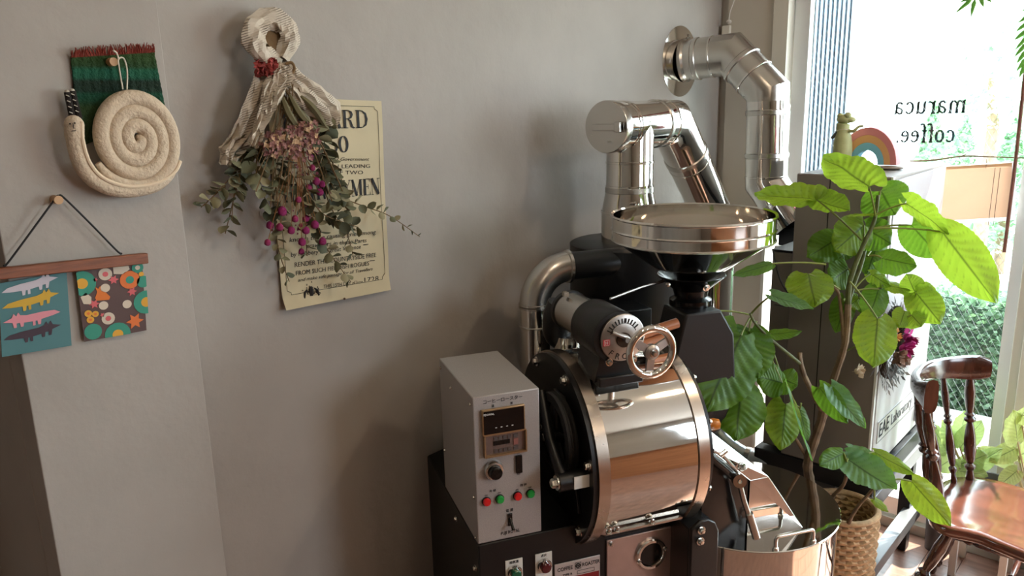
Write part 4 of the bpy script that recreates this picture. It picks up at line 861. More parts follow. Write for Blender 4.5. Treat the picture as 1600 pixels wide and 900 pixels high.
# ------------------------------------------------------------------ grey machine on its stand
cg = mat('machine_grey', (142, 135, 130), .5, .3, noise_s=3, amt=.08)
mx0, mx1, my0, my1, mz0, mz1 = 2.33, 2.90, .665, .935, .515, 1.425
mO = V((2.33, .665, 0))
ma_ = thing('grey_machine', 'tall grey steel machine cabinet with lettered strip, on a dark frame before the window', 'machine', mO)
ob('housing', MB().box(0, .57, 0, .27, mz0, mz1), cg, ma_, bevel=.004)
ob('side_unit', MB().box(.03, .50, .272, .345, .52, 1.175), cg, ma_, bevel=.003)
ob('side_unit_lid', MB().box(.028, .502, .272, .347, 1.175, 1.182), black, ma_)
ob('panel_edge', MB().box(-.003, .012, -.004, .002, mz0, mz1), alu, ma_)
ob('sunlit_front', MB().box(.018, .55, -.006, 0, mz0+.01, .92), mat('front_sunlit_grey', (205, 205, 205), .4, .2), ma_, bevel=.002)  # lower part of one front, sunlight put into the paler grey
ob('shaded_front', MB().box(.018, .55, -.006, 0, .93, mz1-.01), mat('front_shaded_grey', (176, 173, 178), .5, .1), ma_, bevel=.002)  # upper part of the same front, shade put into the darker grey
ls = ob('letter_strip', MB().box(.045, .43, -.0085, -.006, .612, .682), mat('strip_pale', (206, 206, 204), .35, .3), ma_)
mtx = plane_m((.055, -.009, .627), (1, 0, 0), (0, 0, 1))
text('lettering', 'EAE', .066, mtx, ink, ls, align='LEFT', sx=.9); text('lettering', 'Laboratory', .054, plane_m((.172, -.009, .629), (1, 0, 0), (0, 0, 1)), mat('grey_print', (90, 90, 92), .6), ls, align='LEFT', sx=.92)
st_ = MB()
for z0 in (.612, .680): st_.box(.045, .43, -.009, -.0084, z0, z0+.002)
ob('strip_border', st_, mat('grey_print'), ls)
ob('latch', MB().box(.455, .475, -.022, -.006, .55, .62).box(.45, .48, -.012, -.006, .58, .60), alu, ma_, bevel=.002)
ob('side_seam', MB().box(-.0005, .0, .168, .171, mz0, mz1), black, ma_)
ob('side_panel_mark', MB().box(.0295, .0302, .29, .295, 1.02, 1.10).box(.0295, .0302, .29, .33, 1.00, 1.004), mat('grey_print'), ma_)
ob('power_cord', MB().tube([V(p) for p in spline([(-.006, .33, 1.19), (-.012, .30, 1.10), (-.012, .26, 1.05), (-.008, .21, 1.03)], 6)], .003, 6), rubber, ma_)
sd = mat('stand_dark', (44, 44, 46), .45, .6); sg2 = mat('stand_grey', (128, 126, 128), .4, .6)
ob('deck', MB().box(0, .60, -.02, .36, .455, .512), sd, ma_, bevel=.003)
for x in (.02, .545):
    for y in (.0, .30): ob('leg', MB().box(x, x+.045, y, y+.04, .0, .455), sd, ma_, bevel=.002)
ob('front_rail', MB().box(.0, .60, -.025, .02, .13, .175), sg2, ma_, bevel=.002)
ob('top_rail', MB().box(.0, .62, -.028, .0, .40, .455), sg2, ma_, bevel=.002)
ob('back_rail', MB().box(-.02, .60, .30, .34, .13, .17), sd, ma_)
ob('inner_panel', MB().box(.03, .16, .03, .10, .18, .45), mat('pale_inner', (170, 170, 176), .4, .2), ma_, bevel=.004)
ob('inner_motor', MB().cyl((.25, .06, .30), (.25, .24, .30), .085, n=28), mat('pale_inner'), ma_)
# frog figurine and rainbow arch on top
fo = onp(1328, 262, 2, mz1); fo.x = 2.50; 
def mm_top(px, py, x): return onp(px, py, 0, x)
fb_ = mm_top(1317, 262, 2.52); fb_.z = mz1+.004
clay = mat('frog_green', (184, 188, 136), .6, noise_s=30, amt=.12)
fr_ = thing('frog_figurine', 'small pale green frog figurine standing beside the rainbow arch', 'figurine', fb_)
s_ = .0021
def fpx(px, py, dx=0): 
    p = mm_top(px, py, 2.52+dx)-fb_; return p
ob('frog_body', MB().tube(spline([fpx(1315, 268), fpx(1316, 245), fpx(1317, 220), fpx(1317, 203), fpx(1318, 192), fpx(1322, 186)], 5), [.020+.008*sin(pi*min(1, i/14)) - (.010 if i > 19 else 0) for i in range(26)], 16).ball(fpx(1320, 186), .024, (.9, 1.0, .62), 18, 12).ball(fpx(1328, 187), .019, (.8, .95, .5), 16, 10), clay, fr_)
ob('frog_eye', MB().ball(fpx(1313, 181, -.010), .0095, (1, 1, .85)), clay, fr_); ob('frog_eye', MB().ball(fpx(1325, 180, -.012), .0105, (1, 1, .85)), clay, fr_)
ob('frog_arm', MB().tube(spline([fpx(1323, 203), fpx(1333, 205, -.01), fpx(1342, 198, -.01), fpx(1349, 197, -.01)], 5), [.006-.0002*i for i in range(16)], 10), clay, fr_)
ob('frog_arm', MB().tube(spline([fpx(1312, 202, -.01), fpx(1305, 210, -.012), fpx(1300, 216, -.01)], 5), .005, 10), mat('frog_dark_sleeve', (78, 82, 80), .7), fr_)
ob('frog_leg', MB().tube(spline([fpx(1310, 250, -.012), fpx(1308, 262, -.02), fpx(1318, 270, -.03)], 5), .009, 10), clay, fr_); ob('frog_leg', MB().tube(spline([fpx(1322, 250, -.012), fpx(1326, 262, -.02), fpx(1330, 270, -.03)], 5), .009, 10), clay, fr_)
ob('frog_string', MB().tube(spline([fpx(1303, 206, -.02), fpx(1316, 202, -.035), fpx(1326, 203, -.02)], 5), .001, 5), mat('white_string'), fr_)
rb_ = mm_top(1352, 268, 2.56); rb_.z = mz1+.014; rbo = thing('rainbow_arch', 'wooden rainbow arch of pink, orange and blue bands on the machine', 'toy', rb_, radians(0))
ra_ = mm_top(1391, 262, 2.56); W_ = abs((ra_-rb_).y); 
for nm, r1, r0_, c in (('pink_band', .088, .070, (224, 142, 146)), ('orange_band', .070, .052, (230, 176, 118)), ('blue_band', .052, .034, (128, 196, 220))):  # band colours lightened to stand in for window flare
    pts = [(cos(pi*k/28)*r1, sin(pi*k/28)*r1*1.28) for k in range(29)]+[(cos(pi*k/28)*r0_, sin(pi*k/28)*r0_*1.28) for k in range(28, -1, -1)]
    mb = MB(); n_ = 29
    o_ = [V((0, 0, 0))+V((0, -p[0], p[1])) for p in pts]; b_ = [p+V((.045, 0, 0)) for p in o_]
    fs = [(k, k+1, 57-k-1, 57-k) for k in range(28)]; fs2 = [tuple(58+i for i in reversed(f)) for f in fs]
    side = [(k, k+1, 58+k+1, 58+k) for k in range(28)]+[(29+k, 30+k, 58+30+k, 58+29+k) for k in range(28)]+[(0, 57, 115, 58), (28, 29, 87, 86)]
    ob(nm, mb.add(o_+b_, fs+fs2+side), mat(nm, c, .6), rbo, bevel=.001)
so_ = mm_top(1388, 268, 2.55); so_.z = mz1
ob('stone', MB().ball((0, 0, .006), 1, (.028, .040, .0065), 20, 12), mat('grey_stone', (150, 140, 132), .8, noise_s=40), label='flat grey stone under the foot of the rainbow arch', cat='stone').location = (so_.x+.01, so_.y, mz1)
bpy.data.objects['stone'].location.z = mz1
# dried wreath hanging on the machine's front corner
wo = V((2.36, .62, 1.0)); wc = onp(1395, 535, 1, .628)
wrt = thing('dried_wreath', 'round dried flower wreath hanging on the grey machine', 'wreath', wc)
wb = MB(); lw = MB(); lw2 = MB()
for k in range(520):
    a = R.uniform(0, 2*pi); rr_ = .078+R.gauss(0, .014); p = V((cos(a)*rr_*1.1, R.uniform(-.025, .012), sin(a)*rr_*1.25)); d = V((cos(a+.5), R.uniform(-.7, .3), sin(a+.5))).normalized()
    l_ = R.uniform(.014, .032); e = d.cross(V((0, 1, 0))).normalized()*l_*.16
    (lw if k % 3 else lw2).add([p, p+d*l_*.5+e, p+d*l_, p+d*l_*.5-e], [(0, 1, 2, 3)])
ob('wreath_ring', MB().tube([V((cos(2*pi*k/32)*.085, 0, sin(2*pi*k/32)*.097)) for k in range(32)], .012, 10, closed=True), mat('wreath_twig', (58, 48, 40), .9), wrt)
ob('wreath_leaves', lw, mat('wreath_leaf', (72, 72, 66), .8), wrt, kind='stuff', fix=False); ob('wreath_leaves', lw2, mat('wreath_leaf_pale', (126, 118, 108), .8), wrt, kind='stuff', fix=False)
def flower(nm, px, py, r, c, par, o_, y=.60, n=26):
    mb = MB(); p0 = onp(px, py, 1, y)-o_
    for k in range(n):
        d = V((R.uniform(-1, 1), R.uniform(-1.2, .1), R.uniform(-1, 1))).normalized(); q = p0+d*r*.35; e = d.cross(V((R.random(), R.random(), R.random()))).normalized()*r*.4
        mb.add([q, q+d*r*.5+e, q+d*r, q+d*r*.5-e], [(0, 1, 2, 3)])
    mb.ball(p0, r*.5, n=8, m=6); return ob(nm, mb, mat('fl_%d' % c[0], c, .8), par, fix=False)
flower('magenta_flower', 1418, 527, .026, (176, 40, 122), wrt, wc); flower('mauve_flower', 1412, 545, .026, (176, 136, 128), wrt, wc); flower('mauve_flower', 1402, 556, .024, (150, 118, 100), wrt, wc)
flower('orange_flower', 1397, 524, .018, (212, 160, 96), wrt, wc); flower('pale_flower', 1412, 562, .018, (208, 190, 180), wrt, wc); flower('pale_flower', 1340, 580, .016, (196, 184, 160), wrt, wc)

# ------------------------------------------------------------------ basket + ficus
bc = V((2.215, .695, 0))
def basket(o, r, h, lab):
    t = thing('woven_basket', lab, 'basket', o)
    mb = MB(); mb2 = MB(); nz = int(h/.016)
    # plaited rows: each row a wavy rope, alternating phase
    for k in range(nz):
        z = .008+k*.016; rr_ = r*(.93+.07*k/nz); pts = []
        for q in range(72):
            a = 2*pi*q/72; ph = q/2*pi + (k % 2)*pi; pts.append((cos(a)*(rr_+.0030*cos(ph)), sin(a)*(rr_+.0030*cos(ph)), z+.0035*sin(ph+1)))
        mb.tube(pts, .0078, 5, closed=True)
    ob('plaited_wall', mb, mat('seagrass', (190, 158, 122), .85, noise_s=60, amt=.25), t, kind='stuff', fix=False)
    ob('rim', MB().tube([(cos(2*pi*q/48)*r*1.0, sin(2*pi*q/48)*r*1.0, h) for q in range(48)], .009, 10, closed=True), mat('seagrass'), t)
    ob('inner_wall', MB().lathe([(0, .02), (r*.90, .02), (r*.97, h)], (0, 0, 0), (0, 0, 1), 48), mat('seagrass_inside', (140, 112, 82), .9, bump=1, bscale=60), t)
    ob('soil', MB().lathe([(0, h-.10), (r*.93, h-.10)], (0, 0, 0), (0, 0, 1), 32), mat('soil', (58, 46, 38), .95, bump=1, bscale=50), t)
    return t
basket(bc, .100, .455, 'tall round seagrass basket holding the ficus')
def leafmat(name, c1, c2, tr):
    m = bpy.data.materials.new(name); m.use_nodes = True; N = m.node_tree.nodes; L = m.node_tree.links; b = N['Principled BSDF']
    b.inputs['Roughness'].default_value = .42; b.inputs['Specular IOR Level'].default_value = .35
    tc = N.new('ShaderNodeTexCoord'); n = N.new('ShaderNodeTexNoise'); n.inputs['Scale'].default_value = 25; L.new(tc.outputs['Object'], n.inputs[0])
    r = N.new('ShaderNodeValToRGB'); r.color_ramp.elements[0].color = (*lin(c1), 1); r.color_ramp.elements[1].color = (*lin(c2), 1); r.color_ramp.elements[0].position = .3; r.color_ramp.elements[1].position = .7
    L.new(n.outputs[0], r.inputs[0])
    at_ = N.new('ShaderNodeAttribute'); at_.attribute_name = 'vein'; mx = N.new('ShaderNodeMix'); mx.data_type = 'RGBA'
    L.new(at_.outputs['Fac'], mx.inputs[0]); L.new(r.outputs[0], mx.inputs[6]); mx.inputs[7].default_value = (*lin(tuple(int(x*.62) for x in c1)), 1)
    L.new(mx.outputs[2], b.inputs['Base Color'])
    t = N.new('ShaderNodeBsdfTranslucent'); mx2 = N.new('ShaderNodeMix'); mx2.data_type = 'RGBA'; L.new(at_.outputs['Fac'], mx2.inputs[0]); mx2.inputs[6].default_value = (*lin(tr), 1); mx2.inputs[7].default_value = (*lin(tuple(int(x*.6) for x in tr)), 1)
    L.new(mx2.outputs[2], t.inputs[0]); a = N.new('ShaderNodeMixShader'); a.inputs[0].default_value = .5
    L.new(b.outputs[0], a.inputs[1]); L.new(t.outputs[0], a.inputs[2]); L.new(a.outputs[0], N['Material Output'].inputs[0]); return m
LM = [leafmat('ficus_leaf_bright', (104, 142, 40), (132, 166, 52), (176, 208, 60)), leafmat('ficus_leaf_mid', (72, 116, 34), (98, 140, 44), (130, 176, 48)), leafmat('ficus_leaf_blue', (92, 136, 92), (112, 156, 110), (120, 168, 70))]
def bigleaf(parent, org, b, t, w, m, sideways=None, cup=.25, droop=.12, lobes=.20, nrm=None, seed=0, name='leaf', nveins=9):
    """heart-shaped leaf: b = petiole point, t = tip, w = full width; nrm = face direction"""
    b, t = V(b), V(t); L_ = (t-b).length; y = (t-b).normalized(); nn = V(nrm or (-.75, -.6, .25)); nn = (nn-y*nn.dot(y)).normalized(); x = y.cross(nn)
    NU, NV = 28, 44; vs = []; fs = []; ve = []; sl = .34
    lobes = min(lobes, .22*w/max(L_, .01)*1.1)
    for j in range(NV+1):
        v = j/NV; vv = min(1, v*.97+.03)
        hw_ = (sin(pi*vv**.78)**.62)*(1-.10*v); tipn = 1-max(0, (v-.80)/.20)**1.5*.45
        tooth = .045*(abs(((v*nveins*2) % 1)-.5)*2)
        for i in range(NU+1):
            u = i/NU*2-1; au = abs(u); hwid = hw_*tipn*w/2*(1-tooth*au**4)
            back = lobes*L_*(au**1.5)*max(0, 1-v*2.2)
            ph = (v-sl*au*(1-.35*au))*nveins; fv = abs(ph-round(ph))*2      # 0 on a side vein
            mid = max(0, 1-au/.05); side = max(0, 1-fv/.16)*(1-.5*au) if v < .95 else 0
            ridge = .034*w*(fv-.5)*min(1, au*4)*(1-.3*au)                  # tissue bulges between the veins
            zz = cup*w*.5*(au**1.5) - droop*L_*v*v - ridge + .05*w*noise.noise(V((u*1.6+seed, v*2.4, seed))) + .03*w*au**3*sin(v*19+seed+(3 if u > 0 else 0))
            vs.append(b+x*(u*hwid)+y*(v*L_-back)-nn*zz-org); ve.append(max(mid, side*.6))
    for j in range(NV):
        for i in range(NU): fs.append((j*(NU+1)+i, j*(NU+1)+i+1, (j+1)*(NU+1)+i+1, (j+1)*(NU+1)+i))
    me = bpy.data.meshes.new(name); me.from_pydata([tuple(p) for p in vs], [], fs); me.materials.append(m); me.shade_smooth()
    at_ = me.attributes.new('vein', 'FLOAT', 'POINT'); at_.data.foreach_set('value', ve)
    o = bpy.data.objects.new(name, me); C.objects.link(o); o.parent = parent
    return o
fo_ = V((bc.x, bc.y, .37)); fic = thing('potted_ficus', 'tall ficus with large heart-shaped green leaves growing from the seagrass basket', 'plant', fo_)
bark = mat('ficus_bark', (124, 104, 82), .75, noise_s=30, amt=.3, bump=.6, bscale=80)
bark2 = mat('ficus_green_stem', (84, 92, 48), .6, noise_s=40, amt=.2)
def stem(P, r0_, r1_, m=bark, nm='branch', n=10):
    pts = spline([at(*p)-fo_ if not isinstance(p, V) else p-fo_ for p in P], 6); k = len(pts)
    ob(nm, MB().tube(pts, [(r0_+(r1_-r0_)*i/(k-1))*(1+.06*sin(i*1.9)) for i in range(k)], n), m, fic)
stem([fo_+V((-.03, .02, -.01)), (1270, 800, 2.43), (1266, 755, 2.40), (1262, 725, 2.36), (1272, 690, 2.32), (1285, 650, 2.28), (1288, 622, 2.24)], .0155, .0125, nm='trunk')
stem([(1286, 645, 2.275), (1300, 600, 2.21), (1318, 545, 2.15), (1323, 512, 2.14), (1325, 475, 2.13)], .0105, .0095, nm='trunk')
stem([(1325, 478, 2.13), (1328, 440, 2.12), (1346, 390, 2.11), (1366, 345, 2.10), (1372, 305, 2.09)], .0085, .0045, bark2, 'branch')
stem([(1325, 475, 2.14), (1334, 445, 2.15), (1346, 412, 2.16), (1355, 375, 2.17)], .007, .005, bark2, 'branch')
stem([(1318, 545, 2.15), (1316, 505, 2.14), (1311, 462, 2.14), (1303, 448, 2.13)], .006, .004)
stem([(1284, 640, 2.27), (1272, 618, 2.20), (1257, 588, 2.12), (1250, 562, 2.10), (1250, 551, 2.10)], .0085, .006)
stem([(1250, 568, 2.10), (1228, 550, 2.06), (1204, 530, 2.03), (1180, 505, 2.01), (1172, 490, 2.0)], .005, .003, bark2)
stem([(1265, 722, 2.36), (1240, 680, 2.32), (1222, 650, 2.26), (1212, 625, 2.22)], .0055, .003)
stem([fo_+V((.01, .0, -.01)), (1298, 785, 2.33), (1318, 757, 2.26), (1323, 735, 2.20), (1320, 715, 2.18)], .0065, .004)
stem([(1322, 745, 2.2), (1330, 738, 2.18), (1338, 728, 2.16)], .004, .003)
stem([fo_+V((.03, -.02, -.01)), (1325, 820, 2.24), (1338, 795, 2.20), (1352, 778, 2.18), (1366, 762, 2.15)], .0065, .004)
stem([(1322, 548, 2.15), (1340, 540, 2.13), (1355, 530, 2.12)], .003, .002, bark2)
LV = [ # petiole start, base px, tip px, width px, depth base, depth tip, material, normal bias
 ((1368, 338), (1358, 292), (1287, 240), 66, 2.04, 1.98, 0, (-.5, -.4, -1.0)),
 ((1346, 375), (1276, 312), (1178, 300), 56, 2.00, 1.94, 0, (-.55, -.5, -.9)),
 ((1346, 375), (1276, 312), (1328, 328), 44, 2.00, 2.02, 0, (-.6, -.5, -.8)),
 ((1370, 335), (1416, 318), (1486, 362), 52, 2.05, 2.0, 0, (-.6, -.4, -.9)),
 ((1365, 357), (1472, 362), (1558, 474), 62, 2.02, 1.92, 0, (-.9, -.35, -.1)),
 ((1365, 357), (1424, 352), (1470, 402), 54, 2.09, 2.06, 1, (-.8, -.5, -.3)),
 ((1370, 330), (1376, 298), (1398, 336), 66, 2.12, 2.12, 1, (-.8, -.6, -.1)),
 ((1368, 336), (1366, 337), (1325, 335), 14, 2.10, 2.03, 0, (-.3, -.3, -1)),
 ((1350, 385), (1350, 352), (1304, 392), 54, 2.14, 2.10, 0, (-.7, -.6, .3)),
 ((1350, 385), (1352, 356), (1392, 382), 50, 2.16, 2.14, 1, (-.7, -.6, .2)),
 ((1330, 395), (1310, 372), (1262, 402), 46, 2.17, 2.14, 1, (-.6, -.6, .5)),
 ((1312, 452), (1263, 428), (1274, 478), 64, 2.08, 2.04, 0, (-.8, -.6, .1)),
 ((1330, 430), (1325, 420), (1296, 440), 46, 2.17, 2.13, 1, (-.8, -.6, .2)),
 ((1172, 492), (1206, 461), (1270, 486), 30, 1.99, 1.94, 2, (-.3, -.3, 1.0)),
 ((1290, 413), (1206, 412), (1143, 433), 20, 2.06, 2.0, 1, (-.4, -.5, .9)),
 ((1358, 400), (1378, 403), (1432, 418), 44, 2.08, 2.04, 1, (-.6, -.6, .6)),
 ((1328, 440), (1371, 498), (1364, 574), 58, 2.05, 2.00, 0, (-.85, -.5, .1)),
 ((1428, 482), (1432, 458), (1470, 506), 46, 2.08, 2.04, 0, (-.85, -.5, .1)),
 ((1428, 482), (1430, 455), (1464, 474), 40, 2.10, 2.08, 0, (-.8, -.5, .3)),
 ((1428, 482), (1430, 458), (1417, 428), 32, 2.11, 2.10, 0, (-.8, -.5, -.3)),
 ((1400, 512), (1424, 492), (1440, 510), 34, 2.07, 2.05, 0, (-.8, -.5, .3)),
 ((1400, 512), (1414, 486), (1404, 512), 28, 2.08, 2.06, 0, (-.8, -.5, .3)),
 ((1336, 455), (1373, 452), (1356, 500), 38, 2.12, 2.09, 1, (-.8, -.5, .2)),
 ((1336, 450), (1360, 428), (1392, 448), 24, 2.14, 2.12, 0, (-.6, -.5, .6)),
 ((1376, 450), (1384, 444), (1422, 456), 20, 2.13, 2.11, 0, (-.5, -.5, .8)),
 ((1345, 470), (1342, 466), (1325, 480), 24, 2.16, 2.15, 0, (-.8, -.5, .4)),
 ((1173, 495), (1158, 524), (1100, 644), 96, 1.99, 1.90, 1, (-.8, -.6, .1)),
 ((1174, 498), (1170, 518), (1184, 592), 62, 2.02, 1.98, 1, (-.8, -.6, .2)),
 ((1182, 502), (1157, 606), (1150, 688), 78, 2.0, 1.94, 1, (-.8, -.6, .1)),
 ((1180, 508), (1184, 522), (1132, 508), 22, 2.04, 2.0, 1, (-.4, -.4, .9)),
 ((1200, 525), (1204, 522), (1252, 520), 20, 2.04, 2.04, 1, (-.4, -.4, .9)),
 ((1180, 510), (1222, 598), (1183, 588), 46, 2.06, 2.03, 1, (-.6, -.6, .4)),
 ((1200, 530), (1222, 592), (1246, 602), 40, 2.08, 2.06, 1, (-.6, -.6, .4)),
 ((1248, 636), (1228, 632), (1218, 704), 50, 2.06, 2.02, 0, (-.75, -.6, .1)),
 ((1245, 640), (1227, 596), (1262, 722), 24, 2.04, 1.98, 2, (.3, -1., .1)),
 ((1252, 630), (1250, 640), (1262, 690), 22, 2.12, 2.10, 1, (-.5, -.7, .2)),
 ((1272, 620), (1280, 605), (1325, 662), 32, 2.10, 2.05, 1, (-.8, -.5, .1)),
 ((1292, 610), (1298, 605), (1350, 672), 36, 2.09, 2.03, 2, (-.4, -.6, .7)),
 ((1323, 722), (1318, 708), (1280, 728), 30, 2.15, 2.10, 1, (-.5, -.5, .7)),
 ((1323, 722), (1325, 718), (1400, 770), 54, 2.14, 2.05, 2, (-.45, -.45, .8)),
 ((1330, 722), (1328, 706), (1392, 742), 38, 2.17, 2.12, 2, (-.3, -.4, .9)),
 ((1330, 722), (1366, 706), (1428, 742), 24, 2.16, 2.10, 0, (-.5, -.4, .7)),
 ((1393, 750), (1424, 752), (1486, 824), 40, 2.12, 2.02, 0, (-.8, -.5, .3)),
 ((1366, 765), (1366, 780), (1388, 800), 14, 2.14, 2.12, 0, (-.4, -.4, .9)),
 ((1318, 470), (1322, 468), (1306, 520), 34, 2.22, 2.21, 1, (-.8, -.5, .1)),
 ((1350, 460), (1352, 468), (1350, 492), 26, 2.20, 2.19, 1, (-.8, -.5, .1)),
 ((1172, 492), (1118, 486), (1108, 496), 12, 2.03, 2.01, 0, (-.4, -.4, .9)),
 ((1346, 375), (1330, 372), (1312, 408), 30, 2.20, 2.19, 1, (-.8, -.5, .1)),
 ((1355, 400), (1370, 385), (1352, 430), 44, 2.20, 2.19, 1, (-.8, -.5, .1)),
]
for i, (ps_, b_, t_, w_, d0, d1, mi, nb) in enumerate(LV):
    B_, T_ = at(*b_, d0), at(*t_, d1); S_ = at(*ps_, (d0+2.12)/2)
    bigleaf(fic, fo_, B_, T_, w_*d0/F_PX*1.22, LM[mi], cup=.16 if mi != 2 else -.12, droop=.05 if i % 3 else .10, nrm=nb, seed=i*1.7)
    mid = S_.lerp(B_, .5)+V((0, 0, .008)); ob('petiole', MB().tube(rel(bez(S_, mid, B_, 7), fo_), [.0028-.0001*k for k in range(8)], 6), mat('petiole_green', (126, 138, 62), .5), fic)

# ------------------------------------------------------------------ chair
chO = V((2.51, .33, 0)); chr_ = thing('wooden_chair', 'dark varnished wooden chair with turned spindles by the window', 'chair', chO)
def cw(x, y, z): return V((x, y, z))-chO
def turned(a, b, r, nm='spindle', par=chr_):
    a, b = V(a), V(b); L_ = (b-a).length
    pr_ = [(0, .7), (.04, .75), (.10, .55), (.13, .95), (.15, .95), (.17, .5), (.20, .8), (.30, 1.05), (.42, .95), (.52, .7), (.56, .5), (.58, .95), (.60, 1.0), (.62, .55), (.64, .95), (.66, .55), (.72, .75), (.85, .9), (.94, .7), (1, .6)]
    P = [(0, 0)]+[(r*q, t*L_) for t, q in pr_]+[(0, L_)]
    return ob(nm, MB().lathe(P, a, b-a, 18), chair_w, par)
# saddle seat outline
so2 = [(2.385, .50), (2.44, .525), (2.52, .525), (2.62, .515), (2.69, .475), (2.725, .40), (2.72, .30), (2.735, .20), (2.735, .12), (2.66, .08), (2.52, .07), (2.38, .08), (2.30, .12), (2.295, .20), (2.315, .30), (2.33, .36), (2.315, .43), (2.335, .475)]
ol = spline([V((x, y, 0)) for x, y in so2]+[V((so2[0][0], so2[0][1], 0))], 3)[:-1]
mb = MB(); k = len(ol); cen = V((2.515, .30, 0)); rings = [(0.0, -.012), (.35, -.010), (.65, -.006), (.85, -.001), (.96, .001), (1.0, -.006), (1.0, -.026), (.96, -.034), (.5, -.034), (0, -.034)]
for s_, dz in rings:
    for p in ol: q = cen.lerp(p, max(s_, .001)); mb.v.append(tuple(V((q.x, q.y, .44+dz))-chO))
for j in range(len(rings)-1):
    for i in range(k): mb.f.append((j*k+i, j*k+(i+1) % k, (j+1)*k+(i+1) % k, (j+1)*k+i))
seat_m = mat('seat_wood', (88, 48, 36), .16, noise_s=6, amt=.35, stretch=(6, 1, 1), coat=.8)
ob('seat', mb, seat_m, chr_, ang=60)
# spindles (seat -> rail)
sb = [((2.350, .455), (2.288, .512)), ((2.385, .480), (2.335, .545)), ((2.46, .500), (2.43, .576)), ((2.545, .503), (2.53, .576)), ((2.625, .485), (2.610, .545)), ((2.680, .452), (2.672, .485))]
for i, (a_, b_) in enumerate(sb): turned(cw(a_[0], a_[1], .435), cw(b_[0], b_[1], .785), .0175 if i in (0, 1, 5) else .0125)
# curved rail
rl = spline([cw(2.278, .500, .832), cw(2.300, .522, .832), cw(2.345, .553, .830), cw(2.42, .578, .826), cw(2.52, .580, .820), cw(2.60, .552, .815), cw(2.66, .50, .813), cw(2.70, .440, .812)], 6)
mb = MB(); n_ = len(rl)
for i, p in enumerate(rl):
    t = i/(n_-1); h = (.050-.026*min(1, t*4)) if t < .25 else (.024+.016*max(0, min(1, (t-.5)*2.6))-.012*max(0, t-.93)*14); tg_ = (rl[min(i+1, n_-1)]-rl[max(i-1, 0)]).normalized(); x = tg_.cross(V((0, 0, 1))).normalized(); th = .013+.008*(abs(t-.5)*2)**2
    for a in range(12):
        an = 2*pi*a/12; ca, sa = cos(an), sin(an); mb.v.append(tuple(p+x*th*(abs(ca)**.6*(1 if ca > 0 else -1))+V((0, 0, 1))*h*(abs(sa)**.6*(1 if sa > 0 else -1))))
for i in range(n_-1):
    for a in range(12): mb.f.append((i*12+a, i*12+(a+1) % 12, (i+1)*12+(a+1) % 12, (i+1)*12+a))
mb.f.append(tuple(range(11, -1, -1))); mb.f.append(tuple((n_-1)*12+a for a in range(12)))
ob('top_rail', mb, chair_w, chr_, ang=50)
legs = [((2.36, .43), (2.305, .575)), ((2.64, .43), (2.80, .56)), ((2.38, .15), (2.31, .03)), ((2.66, .15), (2.74, .04))]
for a_, b_ in legs: turned(cw(*b_, 0), cw(*a_, .412), .021, 'leg')
def lp(i, z): a_, b_ = legs[i]; t = z/.41; return cw(b_[0]+(a_[0]-b_[0])*t, b_[1]+(a_[1]-b_[1])*t, z)
turned(lp(0, .20), lp(2, .20), .011, 'stretcher'); turned(lp(1, .20), lp(3, .20), .011, 'stretcher'); turned((lp(0, .20)+lp(2, .20))/2, (lp(1, .20)+lp(3, .20))/2, .011, 'stretcher')
# small white plant stand behind the chair
wl = V((2.90, .425, 0)); wt_ = thing('plant_stand', 'small white wooden plant stand behind the dark chair', 'stand', wl)
ob('stand_top', MB().box(-.09, .09, -.09, .09, .20, .22), white, wt_, bevel=.003)
for sx_ in (-.085, .063):
    for sy_ in (-.085, .063): ob('leg', MB().box(sx_, sx_+.022, sy_, sy_+.022, 0, .20), white, wt_)

# ------------------------------------------------------------------ window hangings
def glass_txt(s, xr, xl, zb, h, nm):
    """lettering stuck on the outside of the glass; reads mirrored from inside"""
    y_r, y_l = xr, xl; w_ = gw(s)*h; sx_ = (y_l-y_r)/w_
    mb = glyphs(s, (WX+.0445, y_r, zb), V((0, 1, -.02)), V((0, 0, 1)), h, sx_, bold=.10)
    ob(nm, mb, mat('sign_grey', (24, 44, 44), .6), w1, smooth=False, fix=False)
glass_txt('maruca', .662, .893, 1.583, .042, 'window_lettering'); glass_txt('coffee.', .685, .878, 1.483, .042, 'window_lettering')
# paper notice pinned inside the glass, with its white backing
nz = [onp(*p, 0, WX-.03) for p in ((1447, 264), (1582, 256), (1580, 338), (1447, 346))]
no = sum(nz, V())/4; nt_ = thing('hanging_notice', 'tan paper notice with pale border hanging on threads in the window', 'notice', no)
ob('backing', MB().add([p-no for p in (nz[0]+V((.002, .0, .006)), nz[1]+V((.002, -.01, .008)), nz[2]+V((.002, -.012, -.012)), nz[3]+V((.002, 0, -.012)))], [(0, 1, 2, 3)]), mat('notice_white', (226, 222, 226), .8, trans=(226, 222, 226)), nt_, smooth=False)
bt_ = MB().grid(lambda u, v: nz[0].lerp(nz[1], u).lerp(nz[3].lerp(nz[2], u), v)-no+V((-.004-.012*(v*v), 0, 0)), 10, 10)
ob('tan_sheet', bt_, mat('notice_tan', (220, 182, 150), .8, noise_s=12, amt=.06, trans=(222, 186, 156)), nt_, fix=False)
ob('top_strip', MB().add([p-no+V((-.006, 0, 0)) for p in (nz[0]+V((0, 0, .004)), nz[1]+V((0, 0, .004)), nz[1]+V((0, 0, -.006)), nz[0]+V((0, 0, -.006)))], [(0, 1, 2, 3)]), mat('strip_peach', (236, 194, 150), .8), nt_, smooth=False)
tl_ = MB()
for px in (1552, 1560): tl_.tube([onp(px+3, 262, 0, WX-.05)-no, onp(px-8, 352, 0, WX-.05)-no], .0009, 5)
for px in (1446, 1540): tl_.tube([onp(px+2, 248, 0, WX-.045)-no, onp(px, 268, 0, WX-.03)-no], .0007, 4)
